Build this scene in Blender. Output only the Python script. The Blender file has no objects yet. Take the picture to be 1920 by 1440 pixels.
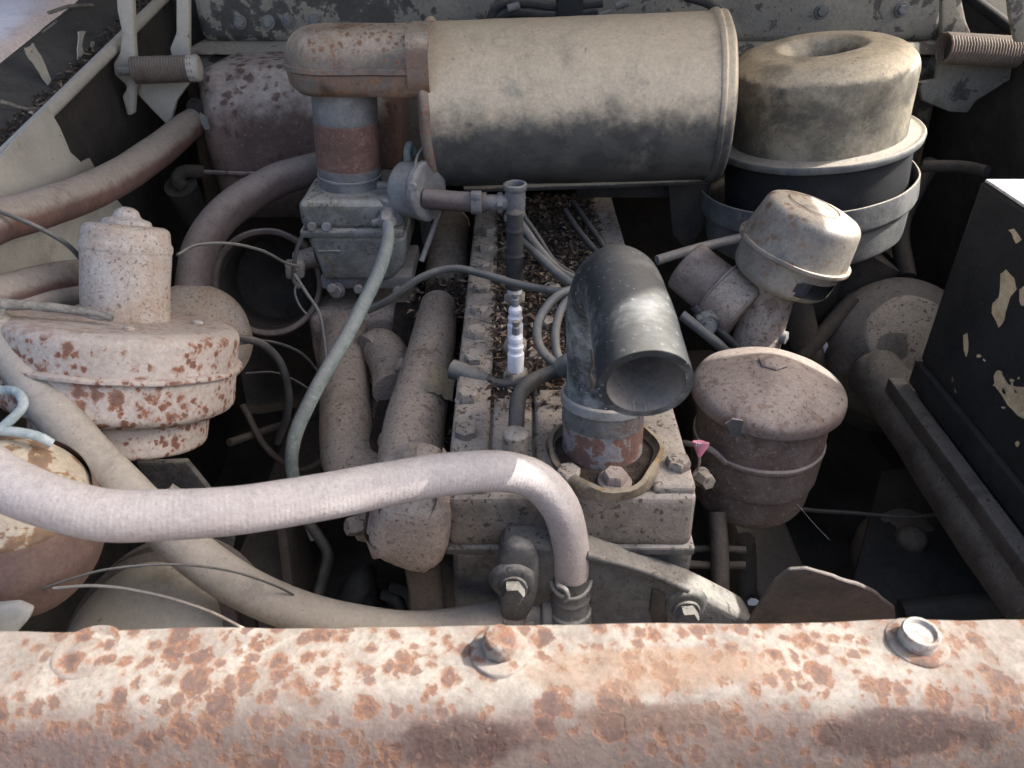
import bpy, bmesh, math, random
from mathutils import Vector, Matrix, noise as mnoise
R = math.radians
random.seed(7)
SC = bpy.context.scene
COL = SC.collection

# ------------------------------------------------------------------ camera
CAM = Vector((0.0, 0.0, 1.45))
PITCH = R(33.5)
FPX = 1478.0                       # focal length in photo pixels (1920 wide)
cd = bpy.data.cameras.new("camera")
cam = bpy.data.objects.new("camera", cd)
COL.objects.link(cam)
cam.location = CAM
cam.rotation_euler = (math.pi / 2 - PITCH, 0, 0)
cd.sensor_width = 36.0
cd.lens = 36.0 * FPX / 1920.0
cd.clip_start = 0.01
cd.clip_end = 2000
cd.dof.use_dof = True
cd.dof.focus_distance = 0.80
cd.dof.aperture_fstop = 13.0
SC.camera = cam

# ------------------------------------------------------------------ light
SUN_AZ, SUN_EL = R(10), R(45)      # azimuth measured from +X towards +Y
w = bpy.data.worlds.new("World"); SC.world = w; w.use_nodes = True
wt = w.node_tree
sky = wt.nodes.new("ShaderNodeTexSky"); sky.sky_type = 'NISHITA'; sky.sun_disc = False
sky.air_density = .8; sky.dust_density = 6.0; sky.ozone_density = .4
sky.sun_elevation = SUN_EL; sky.sun_rotation = math.pi / 2 - SUN_AZ
bg = wt.nodes["Background"]; bg.inputs[1].default_value = 0.15
wt.links.new(sky.outputs[0], bg.inputs[0])
sl = bpy.data.lights.new("sun", 'SUN'); sl.energy = 3.2; sl.angle = R(0.5); sl.color = (1, .955, .88)
so = bpy.data.objects.new("sun", sl); COL.objects.link(so)
so.location = (3, 1, 4)
sdir = Vector((math.cos(SUN_EL) * math.cos(SUN_AZ), math.cos(SUN_EL) * math.sin(SUN_AZ), math.sin(SUN_EL)))
so.rotation_euler = sdir.to_track_quat('Z', 'Y').to_euler()
SC.view_settings.view_transform = 'Standard'
SC.view_settings.look = 'None'
SC.view_settings.exposure = 1.6
SC.view_settings.gamma = 1.0

# ------------------------------------------------------------------ placing by where a ray meets a real depth
cp, sp = math.cos(PITCH), math.sin(PITCH)
def ray(px, py):
    u = (px - 960) / FPX; v = (py - 720) / FPX
    return Vector((u, cp - v * sp, -(sp + v * cp)))
def P(px, py, Y=None, Z=None, X=None, d=None):
    r = ray(px, py)
    if d is not None: t = d
    elif Y is not None: t = Y / r.y
    elif Z is not None: t = (Z - CAM.z) / r.z
    else: t = X / r.x
    return CAM + r * t
def mpp(p):                        # metres per photo pixel at a point
    q = p - CAM
    return (q.y * cp - q.z * sp) / FPX

# ------------------------------------------------------------------ mesh builder
def catmull(pts, n):
    out = []
    P4 = [pts[0] * 2 - pts[1]] + list(pts) + [pts[-1] * 2 - pts[-2]]
    for i in range(1, len(P4) - 2):
        a, b, c, d = P4[i - 1:i + 3]
        for k in range(n):
            t = k / n
            out.append(0.5 * ((2 * b) + (c - a) * t + (2 * a - 5 * b + 4 * c - d) * t * t + (3 * b - a - 3 * c + d) * t ** 3))
    out.append(pts[-1].copy())
    return out
def frame(o, axis, xd=None):
    z = Vector(axis).normalized()
    x = Vector(xd) if xd is not None else Vector((1, 0, 0))
    if abs(x.normalized().dot(z)) > .95: x = Vector((0, 1, 0))
    x = (x - z * x.dot(z)).normalized()
    y = z.cross(x)
    m = Matrix((x, y, z)).transposed().to_4x4()
    m.translation = Vector(o)
    return m
def fillet(pts, rad, n=4):
    """round the inner corners of a polyline of 2-tuples"""
    out = [pts[0]]
    for i in range(1, len(pts) - 1):
        p = Vector(pts[i]); a = Vector(pts[i - 1]); b = Vector(pts[i + 1])
        r = rad[i] if isinstance(rad, (list, tuple)) else rad
        la, lb = (a - p).length, (b - p).length
        r = min(r, la * .48, lb * .48)
        if r <= 1e-6: out.append(tuple(p)); continue
        s = p + (a - p) / la * r; e = p + (b - p) / lb * r
        for k in range(n + 1):
            t = k / n
            out.append(tuple(s * (1 - t) ** 2 + p * 2 * t * (1 - t) + e * t * t))
    out.append(pts[-1])
    return out
class MB:
    def __init__(s):
        s.b = bmesh.new(); s.uv = s.b.loops.layers.uv.new("uv")
    def face(s, vs, uvs=None):
        try: f = s.b.faces.new(vs)
        except ValueError: return None
        if uvs:
            for l, q in zip(f.loops, uvs): l[s.uv].uv = q
        return f
    def grid(s, rows, closed=False, uvr=None, uvc=None):
        R_ = [[s.b.verts.new(p) for p in r] for r in rows]
        m = len(R_[0])
        for i in range(len(R_) - 1):
            for j in range(m if closed else m - 1):
                k = (j + 1) % m
                u0 = uvr[i] if uvr else i; u1 = uvr[i + 1] if uvr else i + 1
                v0 = j / m; v1 = (j + 1) / m
                s.face((R_[i][j], R_[i][k], R_[i + 1][k], R_[i + 1][j]), ((u0, v0), (u0, v1), (u1, v1), (u1, v0)))
        return R_
    def lathe(s, prof, m, seg=48, sub=0.0, arc=None):
        pr = [prof[0]]
        for a, b in zip(prof, prof[1:]):
            L = math.hypot(b[0] - a[0], b[1] - a[1])
            n = max(1, int(L / sub)) if sub else 1
            for k in range(1, n + 1): pr.append((a[0] + (b[0] - a[0]) * k / n, a[1] + (b[1] - a[1]) * k / n))
        rows = []; us = []; u = 0; prev = None
        for r, h in pr:
            r = max(r, 1e-5)
            if prev: u += math.hypot(r - prev[0], h - prev[1])
            prev = (r, h); us.append(u)
            rows.append([m @ Vector((r * math.cos(2 * math.pi * j / seg), r * math.sin(2 * math.pi * j / seg), h)) for j in range(seg)])
        s.grid(rows, True, us)
        return s
    def tube(s, pts, r, seg=20, n=8, caps=True, inner=None, smooth=True):
        pts = [Vector(p) for p in pts]
        c = catmull(pts, n) if smooth and len(pts) > 2 else pts
        if isinstance(r, (int, float)): rr = [r] * len(c)
        else:
            rr = []
            for i in range(len(c)):
                t = i / (len(c) - 1) * (len(r) - 1); k = min(int(t), len(r) - 2); f = t - k
                rr.append(r[k] * (1 - f) + r[k + 1] * f)
        tan = [(c[min(i + 1, len(c) - 1)] - c[max(i - 1, 0)]).normalized() for i in range(len(c))]
        x = Vector((0, 0, 1)) if abs(tan[0].z) < .9 else Vector((1, 0, 0))
        rows = []; us = [0]
        for i, p in enumerate(c):
            x = (x - tan[i] * x.dot(tan[i])).normalized(); y = tan[i].cross(x)
            rows.append([p + (x * math.cos(2 * math.pi * j / seg) + y * math.sin(2 * math.pi * j / seg)) * rr[i] for j in range(seg)])
            if i: us.append(us[-1] + (p - c[i - 1]).length)
        if inner:
            cs = list(zip(c, rows))
            inn = [[q + (v - q) * inner for v in rw] for q, rw in cs]
            rows = rows + inn[::-1]; us = us + us[::-1]
            s.grid(rows, True, us)
        else:
            g = s.grid(rows, True, us)
            if caps:
                s.face(g[0][::-1]); s.face(g[-1])
        s.c = c
        return s
    def box(s, lo, hi, bev=0.0, m=None, seg=2, cuts=0):
        t = bmesh.new()
        bmesh.ops.create_cube(t, size=1)
        lo, hi = Vector(lo), Vector(hi)
        for v in t.verts: v.co = Vector(((lo[i] + hi[i]) / 2 + v.co[i] * (hi[i] - lo[i]) for i in range(3)))
        return s._take(t, bev, seg, m, cuts)
    def _take(s, t, bev, seg, m, cuts=0):
        if bev > 0:
            bmesh.ops.bevel(t, geom=list(t.edges), offset=bev, segments=seg, profile=.5, affect='EDGES')
        if cuts: bmesh.ops.subdivide_edges(t, edges=list(t.edges), cuts=cuts, use_grid_fill=True)
        mp = {}
        for v in t.verts: mp[v] = s.b.verts.new((m @ v.co) if m else v.co)
        for f in t.faces: s.face([mp[v] for v in f.verts])
        t.free()
        return s
    def prism(s, poly, ext, bev=0.0, seg=2, m=None):
        """poly: list of 3D points (planar), ext: extrusion vector"""
        t = bmesh.new(); ext = Vector(ext)
        a = [t.verts.new(p) for p in poly]; b = [t.verts.new(Vector(p) + ext) for p in poly]
        t.faces.new(a[::-1]); t.faces.new(b)
        for i in range(len(a)):
            k = (i + 1) % len(a); t.faces.new((a[i], a[k], b[k], b[i]))
        bmesh.ops.recalc_face_normals(t, faces=list(t.faces))
        return s._take(t, bev, seg, m)
    def hexbolt(s, p, axis, af, h, wash=0.0, wh=0.002, ang=0.3):
        m = frame(p, axis, Vector((math.cos(ang), math.sin(ang), 0.01)))
        z0 = 0
        if wash:
            s.lathe([(wash, -.001), (wash, wh * .7), (wash * .95, wh), (0, wh)], m, 28); z0 = wh
        r = af / math.sqrt(3)
        s.lathe([(r, z0 - .001), (r, z0 + h * .8), (r * .86, z0 + h), (0, z0 + h)], m, 6)
        return s
    def jit(s, amp, scale):
        for v in s.b.verts:
            n = mnoise.noise_vector(v.co * scale)
            v.co += n * amp
        return s
    def sub(s, cuts):
        bmesh.ops.subdivide_edges(s.b, edges=list(s.b.edges), cuts=cuts, use_grid_fill=True)
        return s
WORLD = {}
def wloc(o):
    p = Vector((0, 0, 0))
    while o is not None: p += o.location; o = o.parent
    return p
def build(name, mb, mat, parent=None, loc=None, sharp=38, flat=False):
    bmesh.ops.recalc_face_normals(mb.b, faces=list(mb.b.faces)) if getattr(mb, 'recalc', True) else None
    base = wloc(parent) if parent is not None else Vector(loc or (0, 0, 0))
    for v in mb.b.verts: v.co -= base
    me = bpy.data.meshes.new(name)
    mb.b.to_mesh(me); mb.b.free()
    if not flat:
        me.polygons.foreach_set("use_smooth", [True] * len(me.polygons))
        me.set_sharp_from_angle(angle=R(sharp))
    me.materials.append(mat)
    o = bpy.data.objects.new(name, me)
    COL.objects.link(o)
    if parent is not None: o.parent = parent
    else: o.location = base
    return o
def thing(name, label, cat, loc, group=None):
    o = bpy.data.objects.new(name, None); COL.objects.link(o)
    o.empty_display_size = .02
    o.location = Vector(loc)
    return tag(o, label, cat, group)
def tag(o, label, cat, group=None, kind=None):
    if label: o["label"] = label
    if cat: o["category"] = cat
    if group: o["group"] = group
    if kind: o["kind"] = kind
    return o
def struct(name, mb, mat, **k):
    o = build(name, mb, mat, **k); o["kind"] = "structure"; return o

# ------------------------------------------------------------------ materials
class NT:
    def __init__(s, name):
        s.m = bpy.data.materials.new(name); s.m.use_nodes = True
        s.t = s.m.node_tree; s.t.nodes.clear()
        s.out = s.t.nodes.new("ShaderNodeOutputMaterial")
        s.bsdf = s.t.nodes.new("ShaderNodeBsdfPrincipled")
        s.t.links.new(s.bsdf.outputs[0], s.out.inputs[0])
        s.tc = s.t.nodes.new("ShaderNodeTexCoord")
        s.geo = s.t.nodes.new("ShaderNodeNewGeometry")
        oi = s.t.nodes.new("ShaderNodeObjectInfo")
        mul = s.t.nodes.new("ShaderNodeVectorMath"); mul.operation = 'ADD'
        cx = s.t.nodes.new("ShaderNodeCombineXYZ")
        r = s.math('MULTIPLY', oi.outputs['Random'], 3.0)
        s.t.links.new(r, cx.inputs[0]); s.t.links.new(r, cx.inputs[2])
        s.t.links.new(s.tc.outputs['Object'], mul.inputs[0]); s.t.links.new(cx.outputs[0], mul.inputs[1])
        s.co = mul.outputs[0]
    def set(s, inp, v):
        if hasattr(v, 'is_linked') or isinstance(v, bpy.types.NodeSocket): s.t.links.new(v, inp)
        else:
            if inp.type == 'RGBA' and len(v) == 3: v = (*v, 1)
            inp.default_value = v
    def math(s, op, a, b=0.0, clamp=False):
        n = s.t.nodes.new("ShaderNodeMath"); n.operation = op; n.use_clamp = clamp
        s.set(n.inputs[0], a); s.set(n.inputs[1], b); return n.outputs[0]
    def noise(s, scale, detail=4, rough=.6, dist=0.0, vec=None, off=0.0):
        n = s.t.nodes.new("ShaderNodeTexNoise"); n.noise_dimensions = '4D' if off else '3D'
        n.inputs['Scale'].default_value = scale; n.inputs['Detail'].default_value = detail
        n.inputs['Roughness'].default_value = rough; n.inputs['Distortion'].default_value = dist
        if off: n.inputs['W'].default_value = off
        s.t.links.new(vec or s.co, n.inputs['Vector']); return n.outputs['Fac']
    def voro(s, scale, vec=None, feat='F1'):
        n = s.t.nodes.new("ShaderNodeTexVoronoi"); n.feature = feat
        n.inputs['Scale'].default_value = scale
        s.t.links.new(vec or s.co, n.inputs['Vector']); return n.outputs['Distance']
    def step(s, v, lo, hi, a=0.0, b=1.0):
        n = s.t.nodes.new("ShaderNodeMapRange"); n.interpolation_type = 'SMOOTHSTEP'; n.clamp = True
        s.set(n.inputs[0], v); n.inputs[1].default_value = lo; n.inputs[2].default_value = hi
        n.inputs[3].default_value = a; n.inputs[4].default_value = b; return n.outputs[0]
    def mix(s, f, a, b, mode='MIX'):
        n = s.t.nodes.new("ShaderNodeMix"); n.data_type = 'RGBA'; n.blend_type = mode
        s.set(n.inputs[0], f); s.set(n.inputs[6], a); s.set(n.inputs[7], b); return n.outputs[2]
    def spots(s, scale, maxr, cover, thr, rim=.085):
        n = s.t.nodes.new("ShaderNodeTexNoise"); n.inputs['Scale'].default_value = scale * 1.6; n.inputs['Detail'].default_value = 4
        n.inputs['Roughness'].default_value = .65
        s.t.links.new(s.co, n.inputs['Vector'])
        a = s.t.nodes.new("ShaderNodeVectorMath"); a.operation = 'MULTIPLY_ADD'
        s.t.links.new(n.outputs['Color'], a.inputs[0]); a.inputs[1].default_value = (1.1 / scale,) * 3; s.t.links.new(s.co, a.inputs[2])
        v = s.t.nodes.new("ShaderNodeTexVoronoi"); v.inputs['Scale'].default_value = scale
        s.t.links.new(a.outputs[0], v.inputs['Vector'])
        sc = s.t.nodes.new("ShaderNodeSeparateColor"); s.t.links.new(v.outputs['Color'], sc.inputs[0])
        r = s.math('MULTIPLY', sc.outputs[0], maxr)
        cv = s.step(s.noise(cover, 3, .5, off=scale * .1 + 2.), thr, thr + .12)
        d = s.math('SUBTRACT', s.math('MULTIPLY', r, cv), v.outputs['Distance'])
        return s.step(d, 0, rim), s.step(d, rim * 1.2, rim * 2.6), s.math('MULTIPLY', s.step(d, -.20, .02), cv)
    def sep(s, v):
        n = s.t.nodes.new("ShaderNodeSeparateXYZ"); s.t.links.new(v, n.inputs[0]); return n.outputs
    def scaled(s, v, sc):
        n = s.t.nodes.new("ShaderNodeVectorMath"); n.operation = 'MULTIPLY'
        s.t.links.new(v, n.inputs[0]); n.inputs[1].default_value = sc; return n.outputs[0]
    def finish(s, col, rough, h=None, bump=.3, dist=.001, metal=0.0, spec=.3):
        s.set(s.bsdf.inputs['Base Color'], col); s.set(s.bsdf.inputs['Roughness'], rough)
        s.set(s.bsdf.inputs['Metallic'], metal)
        s.bsdf.inputs['Specular IOR Level'].default_value = spec
        if h is not None:
            b = s.t.nodes.new("ShaderNodeBump"); b.inputs['Strength'].default_value = bump
            b.inputs['Distance'].default_value = dist
            s.t.links.new(h, b.inputs['Height']); s.t.links.new(b.outputs[0], s.bsdf.inputs['Normal'])
        return s.m
MATS = {}
def weathered(name, base, var=None, rust=(), specks=(), dust=None, rough=.8, bump=.4, fine=260, vscale=22,
              dist=.001, spec=.25, bandbump=0.0, drips=None, fcontrast=.42, spots=(), scuff=None, zone=None, grime=.55, dustlast=False, blots=()):
    """base paint or metal, patchy second tone, rust blotches with orange rims, specks, dust settled on faces that look up"""
    s = NT(name)
    nb = s.noise(vscale, 6, .65, .4)
    nf = s.noise(fine, 4, .7)
    col = s.mix(s.step(nb, .38, .62), base, var or tuple(c * .7 for c in base))
    h = nf
    if drips:                                     # streaks that run down the sides
        dcol, amt = drips
        st = s.noise(30, 5, .6, 0, s.scaled(s.co, (1, 1, .12)), 2.2)
        col = s.mix(s.math('MULTIPLY', s.step(st, .5, .68), amt), col, dcol)
    dfac = None
    if dust:
        dc, amt, lo, hi = dust[:4]
        nz = s.sep(s.geo.outputs['Normal'])[2]
        nd = s.math('ADD', nz, s.math('MULTIPLY', s.math('SUBTRACT', s.noise(35, 6, .7, .3, off=1.3), .5), .9))
        dfac = s.math('MULTIPLY', s.step(nd, lo, hi), amt)
    def lay(col): return s.mix(dfac, col, s.mix(s.noise(90, 5, .7, off=4.1), tuple(c * .72 for c in dc), tuple(min(1, c * 1.22) for c in dc)))
    if dfac is not None and not dustlast:
        col = s.mix(dfac, col, s.mix(s.noise(90, 5, .7, off=4.1), tuple(c * .72 for c in dc), tuple(min(1, c * 1.22) for c in dc)))
    for (scale, thr, cover, edge, core, amt) in rust:
        m = s.math('ADD', s.noise(scale, 6, .62, .35, off=scale * .01 + .3), s.math('MULTIPLY', s.math('SUBTRACT', s.noise(cover, 3, .5, off=7.7), .5), .75))
        e = s.step(m, thr, thr + .025)
        c = s.step(m, thr + .035, thr + .10)
        rc = s.mix(s.noise(scale * 5, 4, .7), edge, tuple(q * .62 for q in edge))
        rc = s.mix(c, rc, s.mix(s.noise(scale * 4, 4, .7, off=3.), core, tuple(q * .6 for q in core)))
        col = s.mix(s.math('MULTIPLY', e, amt), col, rc)
        h = s.math('ADD', h, s.math('MULTIPLY', e, -.5))
    if scuff:
        scol, ssc, sth, sam = scuff
        v = s.noise(ssc, 7, .72, .4, off=5.5)
        col = s.mix(s.math('MULTIPLY', s.step(v, sth - .02, sth + .15), sam), col, scol)
    if zone:                                      # rust wash plus shade of the curved-down side, put into colour (object Y)
        zc, z0, z1, za = zone
        yy = s.sep(s.tc.outputs['Object'])[1]
        zz = s.math('ADD', yy, s.math('MULTIPLY', s.math('SUBTRACT', s.noise(24, 5, .65, .4, off=8.1), .5), .035))
        col = s.mix(s.math('MULTIPLY', s.step(zz, z1, z0, 1.0, 0.0), za), col, s.mix(s.noise(70, 5, .7, off=6.6), zc, tuple(q * .65 for q in zc)))
    for (scale, maxr, cover, thr, edge, core, amt) in spots:
        e, c, o_ = s.spots(scale, maxr, cover, thr)
        col = s.mix(s.math('MULTIPLY', o_, .38 * amt), col, edge)
        col = s.mix(s.math('MULTIPLY', e, amt), col, s.mix(c, edge, s.mix(s.noise(scale * 4, 4, .7, off=2.2), core, tuple(q * .62 for q in core))))
        h = s.math('ADD', h, s.math('MULTIPLY', e, -.4))
    for (bx, by, rx, ry, bc, ba) in blots:        # single large stains at fixed places of the piece
        o = s.sep(s.tc.outputs['Object'])
        ex = s.math('DIVIDE', s.math('SUBTRACT', o[0], bx), rx); ey = s.math('DIVIDE', s.math('SUBTRACT', o[1], by), ry)
        dd = s.math('ADD', s.math('MULTIPLY', ex, ex), s.math('MULTIPLY', ey, ey))
        dd = s.math('ADD', dd, s.math('MULTIPLY', s.math('SUBTRACT', s.noise(34, 6, .7, .3, off=bx + 3.), .5), 3.2))
        col = s.mix(s.math('MULTIPLY', s.step(dd, .45, 1.25, 1.0, 0.0), ba), col, s.mix(s.noise(110, 5, .7, off=bx + 9.), bc, tuple(k * .6 for k in bc)))
    if grime:
        col = s.mix(s.math('MULTIPLY', s.step(s.noise(17, 7, .7, .8, off=3.7), .50, .72), grime), col, tuple(q * .42 for q in base))
        col = s.mix(s.math('MULTIPLY', s.step(s.noise(330, 3, .6, off=1.9), .60, .70), grime * .8), col, tuple(q * .35 for q in base))
    for (scale, thr, sc, amt) in specks:
        v = s.noise(scale, 3, .55, .5, off=scale * .013 + .9)
        col = s.mix(s.math('MULTIPLY', s.step(v, thr, thr + .05), amt), col, sc)
    if dfac is not None and dustlast: col = lay(col)
    k = s.math('ADD', s.math('MULTIPLY', nf, fcontrast * 2), 1 - fcontrast)
    cb = s.t.nodes.new("ShaderNodeCombineColor")
    for i in range(3): s.t.links.new(k, cb.inputs[i])
    col = s.mix(1.0, col, cb.outputs[0], 'MULTIPLY')
    rg = s.math('ADD', s.math('MULTIPLY', s.math('SUBTRACT', nb, .5), .25), rough, True)
    h = s.math('ADD', h, s.math('MULTIPLY', s.noise(60, 4, .6, off=9.), .8))
    if bandbump:
        uv = s.sep(s.tc.outputs['UV'])
        wv = s.math('SINE', s.math('MULTIPLY', uv[0], bandbump))
        h = s.math('ADD', h, s.math('MULTIPLY', wv, .06))
    return s.finish(col, rg, h, bump, dist, 0.0, spec)

TAN = (.40, .335, .25); PALE = (.52, .47, .44); GREYD = (.27, .245, .225)
RUST = (.26, .105, .05); RUSTD = (.12, .065, .05); PURP = (.165, .105, .095); BLK = (.012, .013, .015)
M = {}
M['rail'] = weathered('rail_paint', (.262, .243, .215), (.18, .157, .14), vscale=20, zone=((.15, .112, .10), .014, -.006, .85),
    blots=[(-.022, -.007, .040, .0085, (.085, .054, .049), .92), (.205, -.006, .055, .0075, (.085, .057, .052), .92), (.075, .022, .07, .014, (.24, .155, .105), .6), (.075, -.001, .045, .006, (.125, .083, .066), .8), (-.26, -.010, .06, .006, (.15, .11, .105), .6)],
    spots=[(62, .60, 5, .34, (.165, .088, .058), (.118, .076, .066), .9), (120, .66, 8, .38, (.175, .095, .06), (.14, .088, .075), .85)],
    rust=[(16, .63, 3.0, (.20, .12, .08), (.15, .095, .078), .5)], specks=[(240, .60, (.17, .105, .075), .5), (420, .66, (.32, .30, .27), .3)], scuff=((.34, .33, .31), 26, .57, .6), rough=.78, bump=.6, spec=.22, grime=.3)
M['bolt_pale'] = weathered('bolt_steel', (.33, .31, .285), (.24, .22, .2), rust=[(160, .56, 30, RUST, RUSTD, .5)], rough=.55, spec=.5)
M['cast'] = weathered('cast_iron_dusty', (.17, .155, .14), (.10, .09, .08), dust=((.38, .345, .30), .9, -.45, .7), scuff=((.075, .06, .052), 13, .57, .65),
    rust=[(120, .65, 12, (.15, .085, .06), (.09, .06, .05), .6)], specks=[(190, .58, (.06, .048, .042), .8), (400, .62, (.09, .07, .06), .5)], rough=.9, bump=.9)
M['castblue'] = weathered('cast_iron_front', (.135, .138, .14), (.07, .07, .072), vscale=15, dust=((.36, .345, .315), .9, .05, .75), scuff=((.05, .045, .042), 14, .54, .75),
    specks=[(160, .60, (.055, .042, .038), .7)], rust=[(50, .64, 8, (.15, .09, .07), (.09, .06, .055), .5)], rough=.75, bump=.8)
M['manifold'] = weathered('manifold_rust', (.27, .228, .197), (.20, .16, .138), dust=((.43, .375, .32), .85, -.4, .8),
    specks=[(240, .585, (.10, .07, .06), .6), (420, .59, (.14, .10, .08), .6)], scuff=((.15, .11, .09), 12, .60, .5), rust=[(90, .65, 10, (.22, .125, .08), (.14, .09, .07), .5)], rough=.92, bump=1.0, dist=.0015)
M['canister'] = weathered('canister_paint', (.050, .053, .055), (.09, .09, .085), dust=((.60, .51, .375), 1.0, -.18, .34),
    scuff=((.24, .225, .19), 14, .555, .65), specks=[(300, .65, (.2, .155, .105), .6), (130, .70, (.22, .16, .11), .5)], rough=.5, bump=.35, spec=.5, fcontrast=.3, grime=.3)
M['duct'] = weathered('duct_rusty', (.12, .112, .105), (.17, .15, .135), dust=((.44, .375, .30), .9, .0, .8),
    spots=[(150, .6, 11, .40, (.25, .13, .075), (.20, .11, .075), .7)], specks=[(260, .60, (.2, .115, .07), .7)], scuff=((.25, .14, .085), 11, .50, .7), rough=.75, bump=.45)
M['drum'] = weathered('drum_paint', (.085, .08, .07), (.17, .155, .12), vscale=14, dust=((.58, .50, .36), 1.0, .30, .62),
    scuff=((.31, .28, .215), 15, .49, .8), specks=[(190, .65, (.04, .04, .04), .7), (260, .66, (.25, .2, .14), .5)], rough=.6, bump=.35, spec=.4, grime=.3)
M['pan'] = weathered('pan_paint', (.15, .155, .155), (.095, .10, .105), dust=((.36, .33, .28), .8, .1, .9), rust=[(60, .68, 8, RUSTD, RUSTD, .4)], rough=.75)
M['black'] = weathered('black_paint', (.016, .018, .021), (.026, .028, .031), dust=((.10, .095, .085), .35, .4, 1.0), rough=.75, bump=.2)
M['void'] = weathered('old_black_underseal', (.042, .040, .038), (.06, .053, .047), dust=((.10, .088, .074), .7, .2, 1.0), rough=.95, bump=.5)  # shade of the deep gaps put into a near-black base
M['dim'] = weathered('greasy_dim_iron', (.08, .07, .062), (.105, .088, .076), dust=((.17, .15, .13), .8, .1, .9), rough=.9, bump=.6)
M['hoodin'] = weathered('hood_underside_cream', (.40, .375, .34), (.32, .295, .265), rough=.8)  # unseen underside, made pale to bounce light into the bay
M['blackbox'] = weathered('black_peeling_paint', (.016, .018, .02), (.024, .026, .028),
    rust=[(14, .665, 5, (.50, .38, .21), (.52, .41, .25), 1.0)], specks=[(330, .66, (.12, .12, .115), .6), (160, .70, (.22, .21, .19), .6)], rough=.62, bump=.35, spec=.3)
M['boxtop'] = M['blackbox']
M['filter'] = weathered('filter_rust', (.205, .168, .150), (.155, .115, .102), dust=((.38, .34, .305), .9, .05, .8),
    rust=[(60, .60, 9, (.21, .14, .10), (.125, .085, .072), .6)], specks=[(230, .58, (.33, .285, .24), .55)], scuff=((.28, .24, .205), 12, .55, .55), rough=.85, bump=.55)
M['filterlid'] = weathered('filter_lid_dust', (.225, .185, .165), (.165, .125, .11), dust=((.33, .285, .255), .75, .0, 1.0),
    scuff=((.13, .098, .086), 14, .54, .6), rust=[(60, .63, 9, (.2, .12, .085), (.15, .10, .085), .5)], specks=[(260, .59, (.10, .072, .064), .65)], rough=.85, bump=.5)
M['cap'] = weathered('breather_cap_steel', (.19, .175, .155), (.26, .24, .205), dust=((.46, .405, .33), .8, .3, .9),
    spots=[(110, .6, 12, .42, (.23, .135, .08), (.16, .11, .082), .75)], scuff=((.095, .105, .115), 16, .55, .7), specks=[(330, .62, (.11, .08, .06), .65)], rough=.55, bump=.35, spec=.45)
M['blower'] = weathered('blower_paint', (.47, .425, .39), (.40, .355, .315), vscale=9, dust=((.45, .40, .36), .6, .6, .95), dustlast=True, scuff=((.36, .25, .16), 14, .55, .6),
    spots=[(170, .66, 14, .37, (.25, .10, .055), (.175, .08, .058), .9), (85, .56, 9, .42, (.25, .11, .06), (.175, .085, .062), .85)], specks=[(300, .62, (.2, .13, .1), .55)], rough=.75, bump=.4, grime=.45)
M['blowerside'] = M['blower']
M['motor'] = weathered('motor_can_paint', (.44, .41, .385), (.39, .33, .27), vscale=12, specks=[(330, .575, (.15, .11, .09), .7), (500, .60, (.18, .12, .09), .5)],
    scuff=((.36, .265, .195), 15, .50, .75), rough=.8, bump=.35, grime=.3)
M['heater'] = weathered('heater_box_rust', (.17, .122, .105), (.115, .080, .068), vscale=12, dust=((.43, .395, .365), .95, .25, .8),
    spots=[(75, .62, 9, .36, (.14, .085, .08), (.105, .065, .06), .75)], specks=[(200, .62, (.3, .255, .235), .45)], rough=.85, bump=.5)
M['neck'] = weathered('neck_hose_rust', (.19, .11, .088), (.125, .078, .066), vscale=30, dust=((.3, .25, .22), .6, .3, .9), scuff=((.07, .05, .045), 18, .54, .7), specks=[(240, .60, (.28, .2, .16), .5)], rough=.88, bump=.7)
M['alloy'] = weathered('carb_alloy', (.175, .18, .172), (.105, .11, .105), vscale=30, dust=((.40, .39, .345), .9, .1, .8), scuff=((.045, .043, .037), 22, .54, .8),
    specks=[(170, .60, (.05, .05, .045), .75), (300, .64, (.33, .32, .28), .4)], rust=[(45, .64, 10, (.17, .135, .06), (.09, .075, .05), .6)], rough=.7, bump=.6, spec=.4)
M['steel'] = weathered('old_steel', (.19, .20, .205), (.12, .12, .125), dust=((.34, .32, .29), .75, .2, .9), rust=[(140, .66, 20, RUST, RUSTD, .4)], rough=.65, spec=.45)
M['hose'] = weathered('hose_mauve', (.36, .333, .328), (.30, .27, .265), vscale=9, dust=((.43, .408, .40), .8, -.1, .9),
    specks=[(120, .73, (.22, .13, .13), .35), (1100, .56, (.24, .21, .21), .45)], scuff=((.38, .30, .285), 7, .60, .45), rough=.9, bump=.7, bandbump=2100, fcontrast=.3, grime=.15)
M['hosegrey'] = weathered('hose_grey_dust', (.25, .23, .205), (.20, .18, .16), dust=((.39, .36, .315), .9, -.3, .8), rough=.9, bump=.45, bandbump=2100, fcontrast=.2)
M['hosered'] = weathered('hose_red_dust', (.165, .098, .088), (.12, .078, .07), dust=((.34, .305, .27), .95, -.1, .5), rough=.9, bump=.6, bandbump=2100, fcontrast=.3)
M['hosebrown'] = weathered('hose_brown_dust', (.105, .082, .078), (.08, .062, .06), dust=((.26, .225, .205), .9, .0, .9), rough=.9, bump=.6, fcontrast=.3)
M['wire'] = weathered('wire_dusty', (.075, .08, .08), (.11, .11, .10), dust=((.26, .25, .23), .9, .1, .9), rough=.8, fcontrast=.2)
M['wiredark'] = weathered('wire_dark', (.03, .032, .034), (.05, .05, .05), dust=((.16, .15, .14), .8, .3, 1.), rough=.75, fcontrast=.2)
M['bluegreen'] = weathered('fuel_hose_bluegreen', (.16, .20, .19), (.24, .28, .265), vscale=60, dust=((.30, .31, .29), .7, .2, .9),
    specks=[(200, .6, (.33, .42, .40), .5)], rough=.75, fcontrast=.2)
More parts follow.
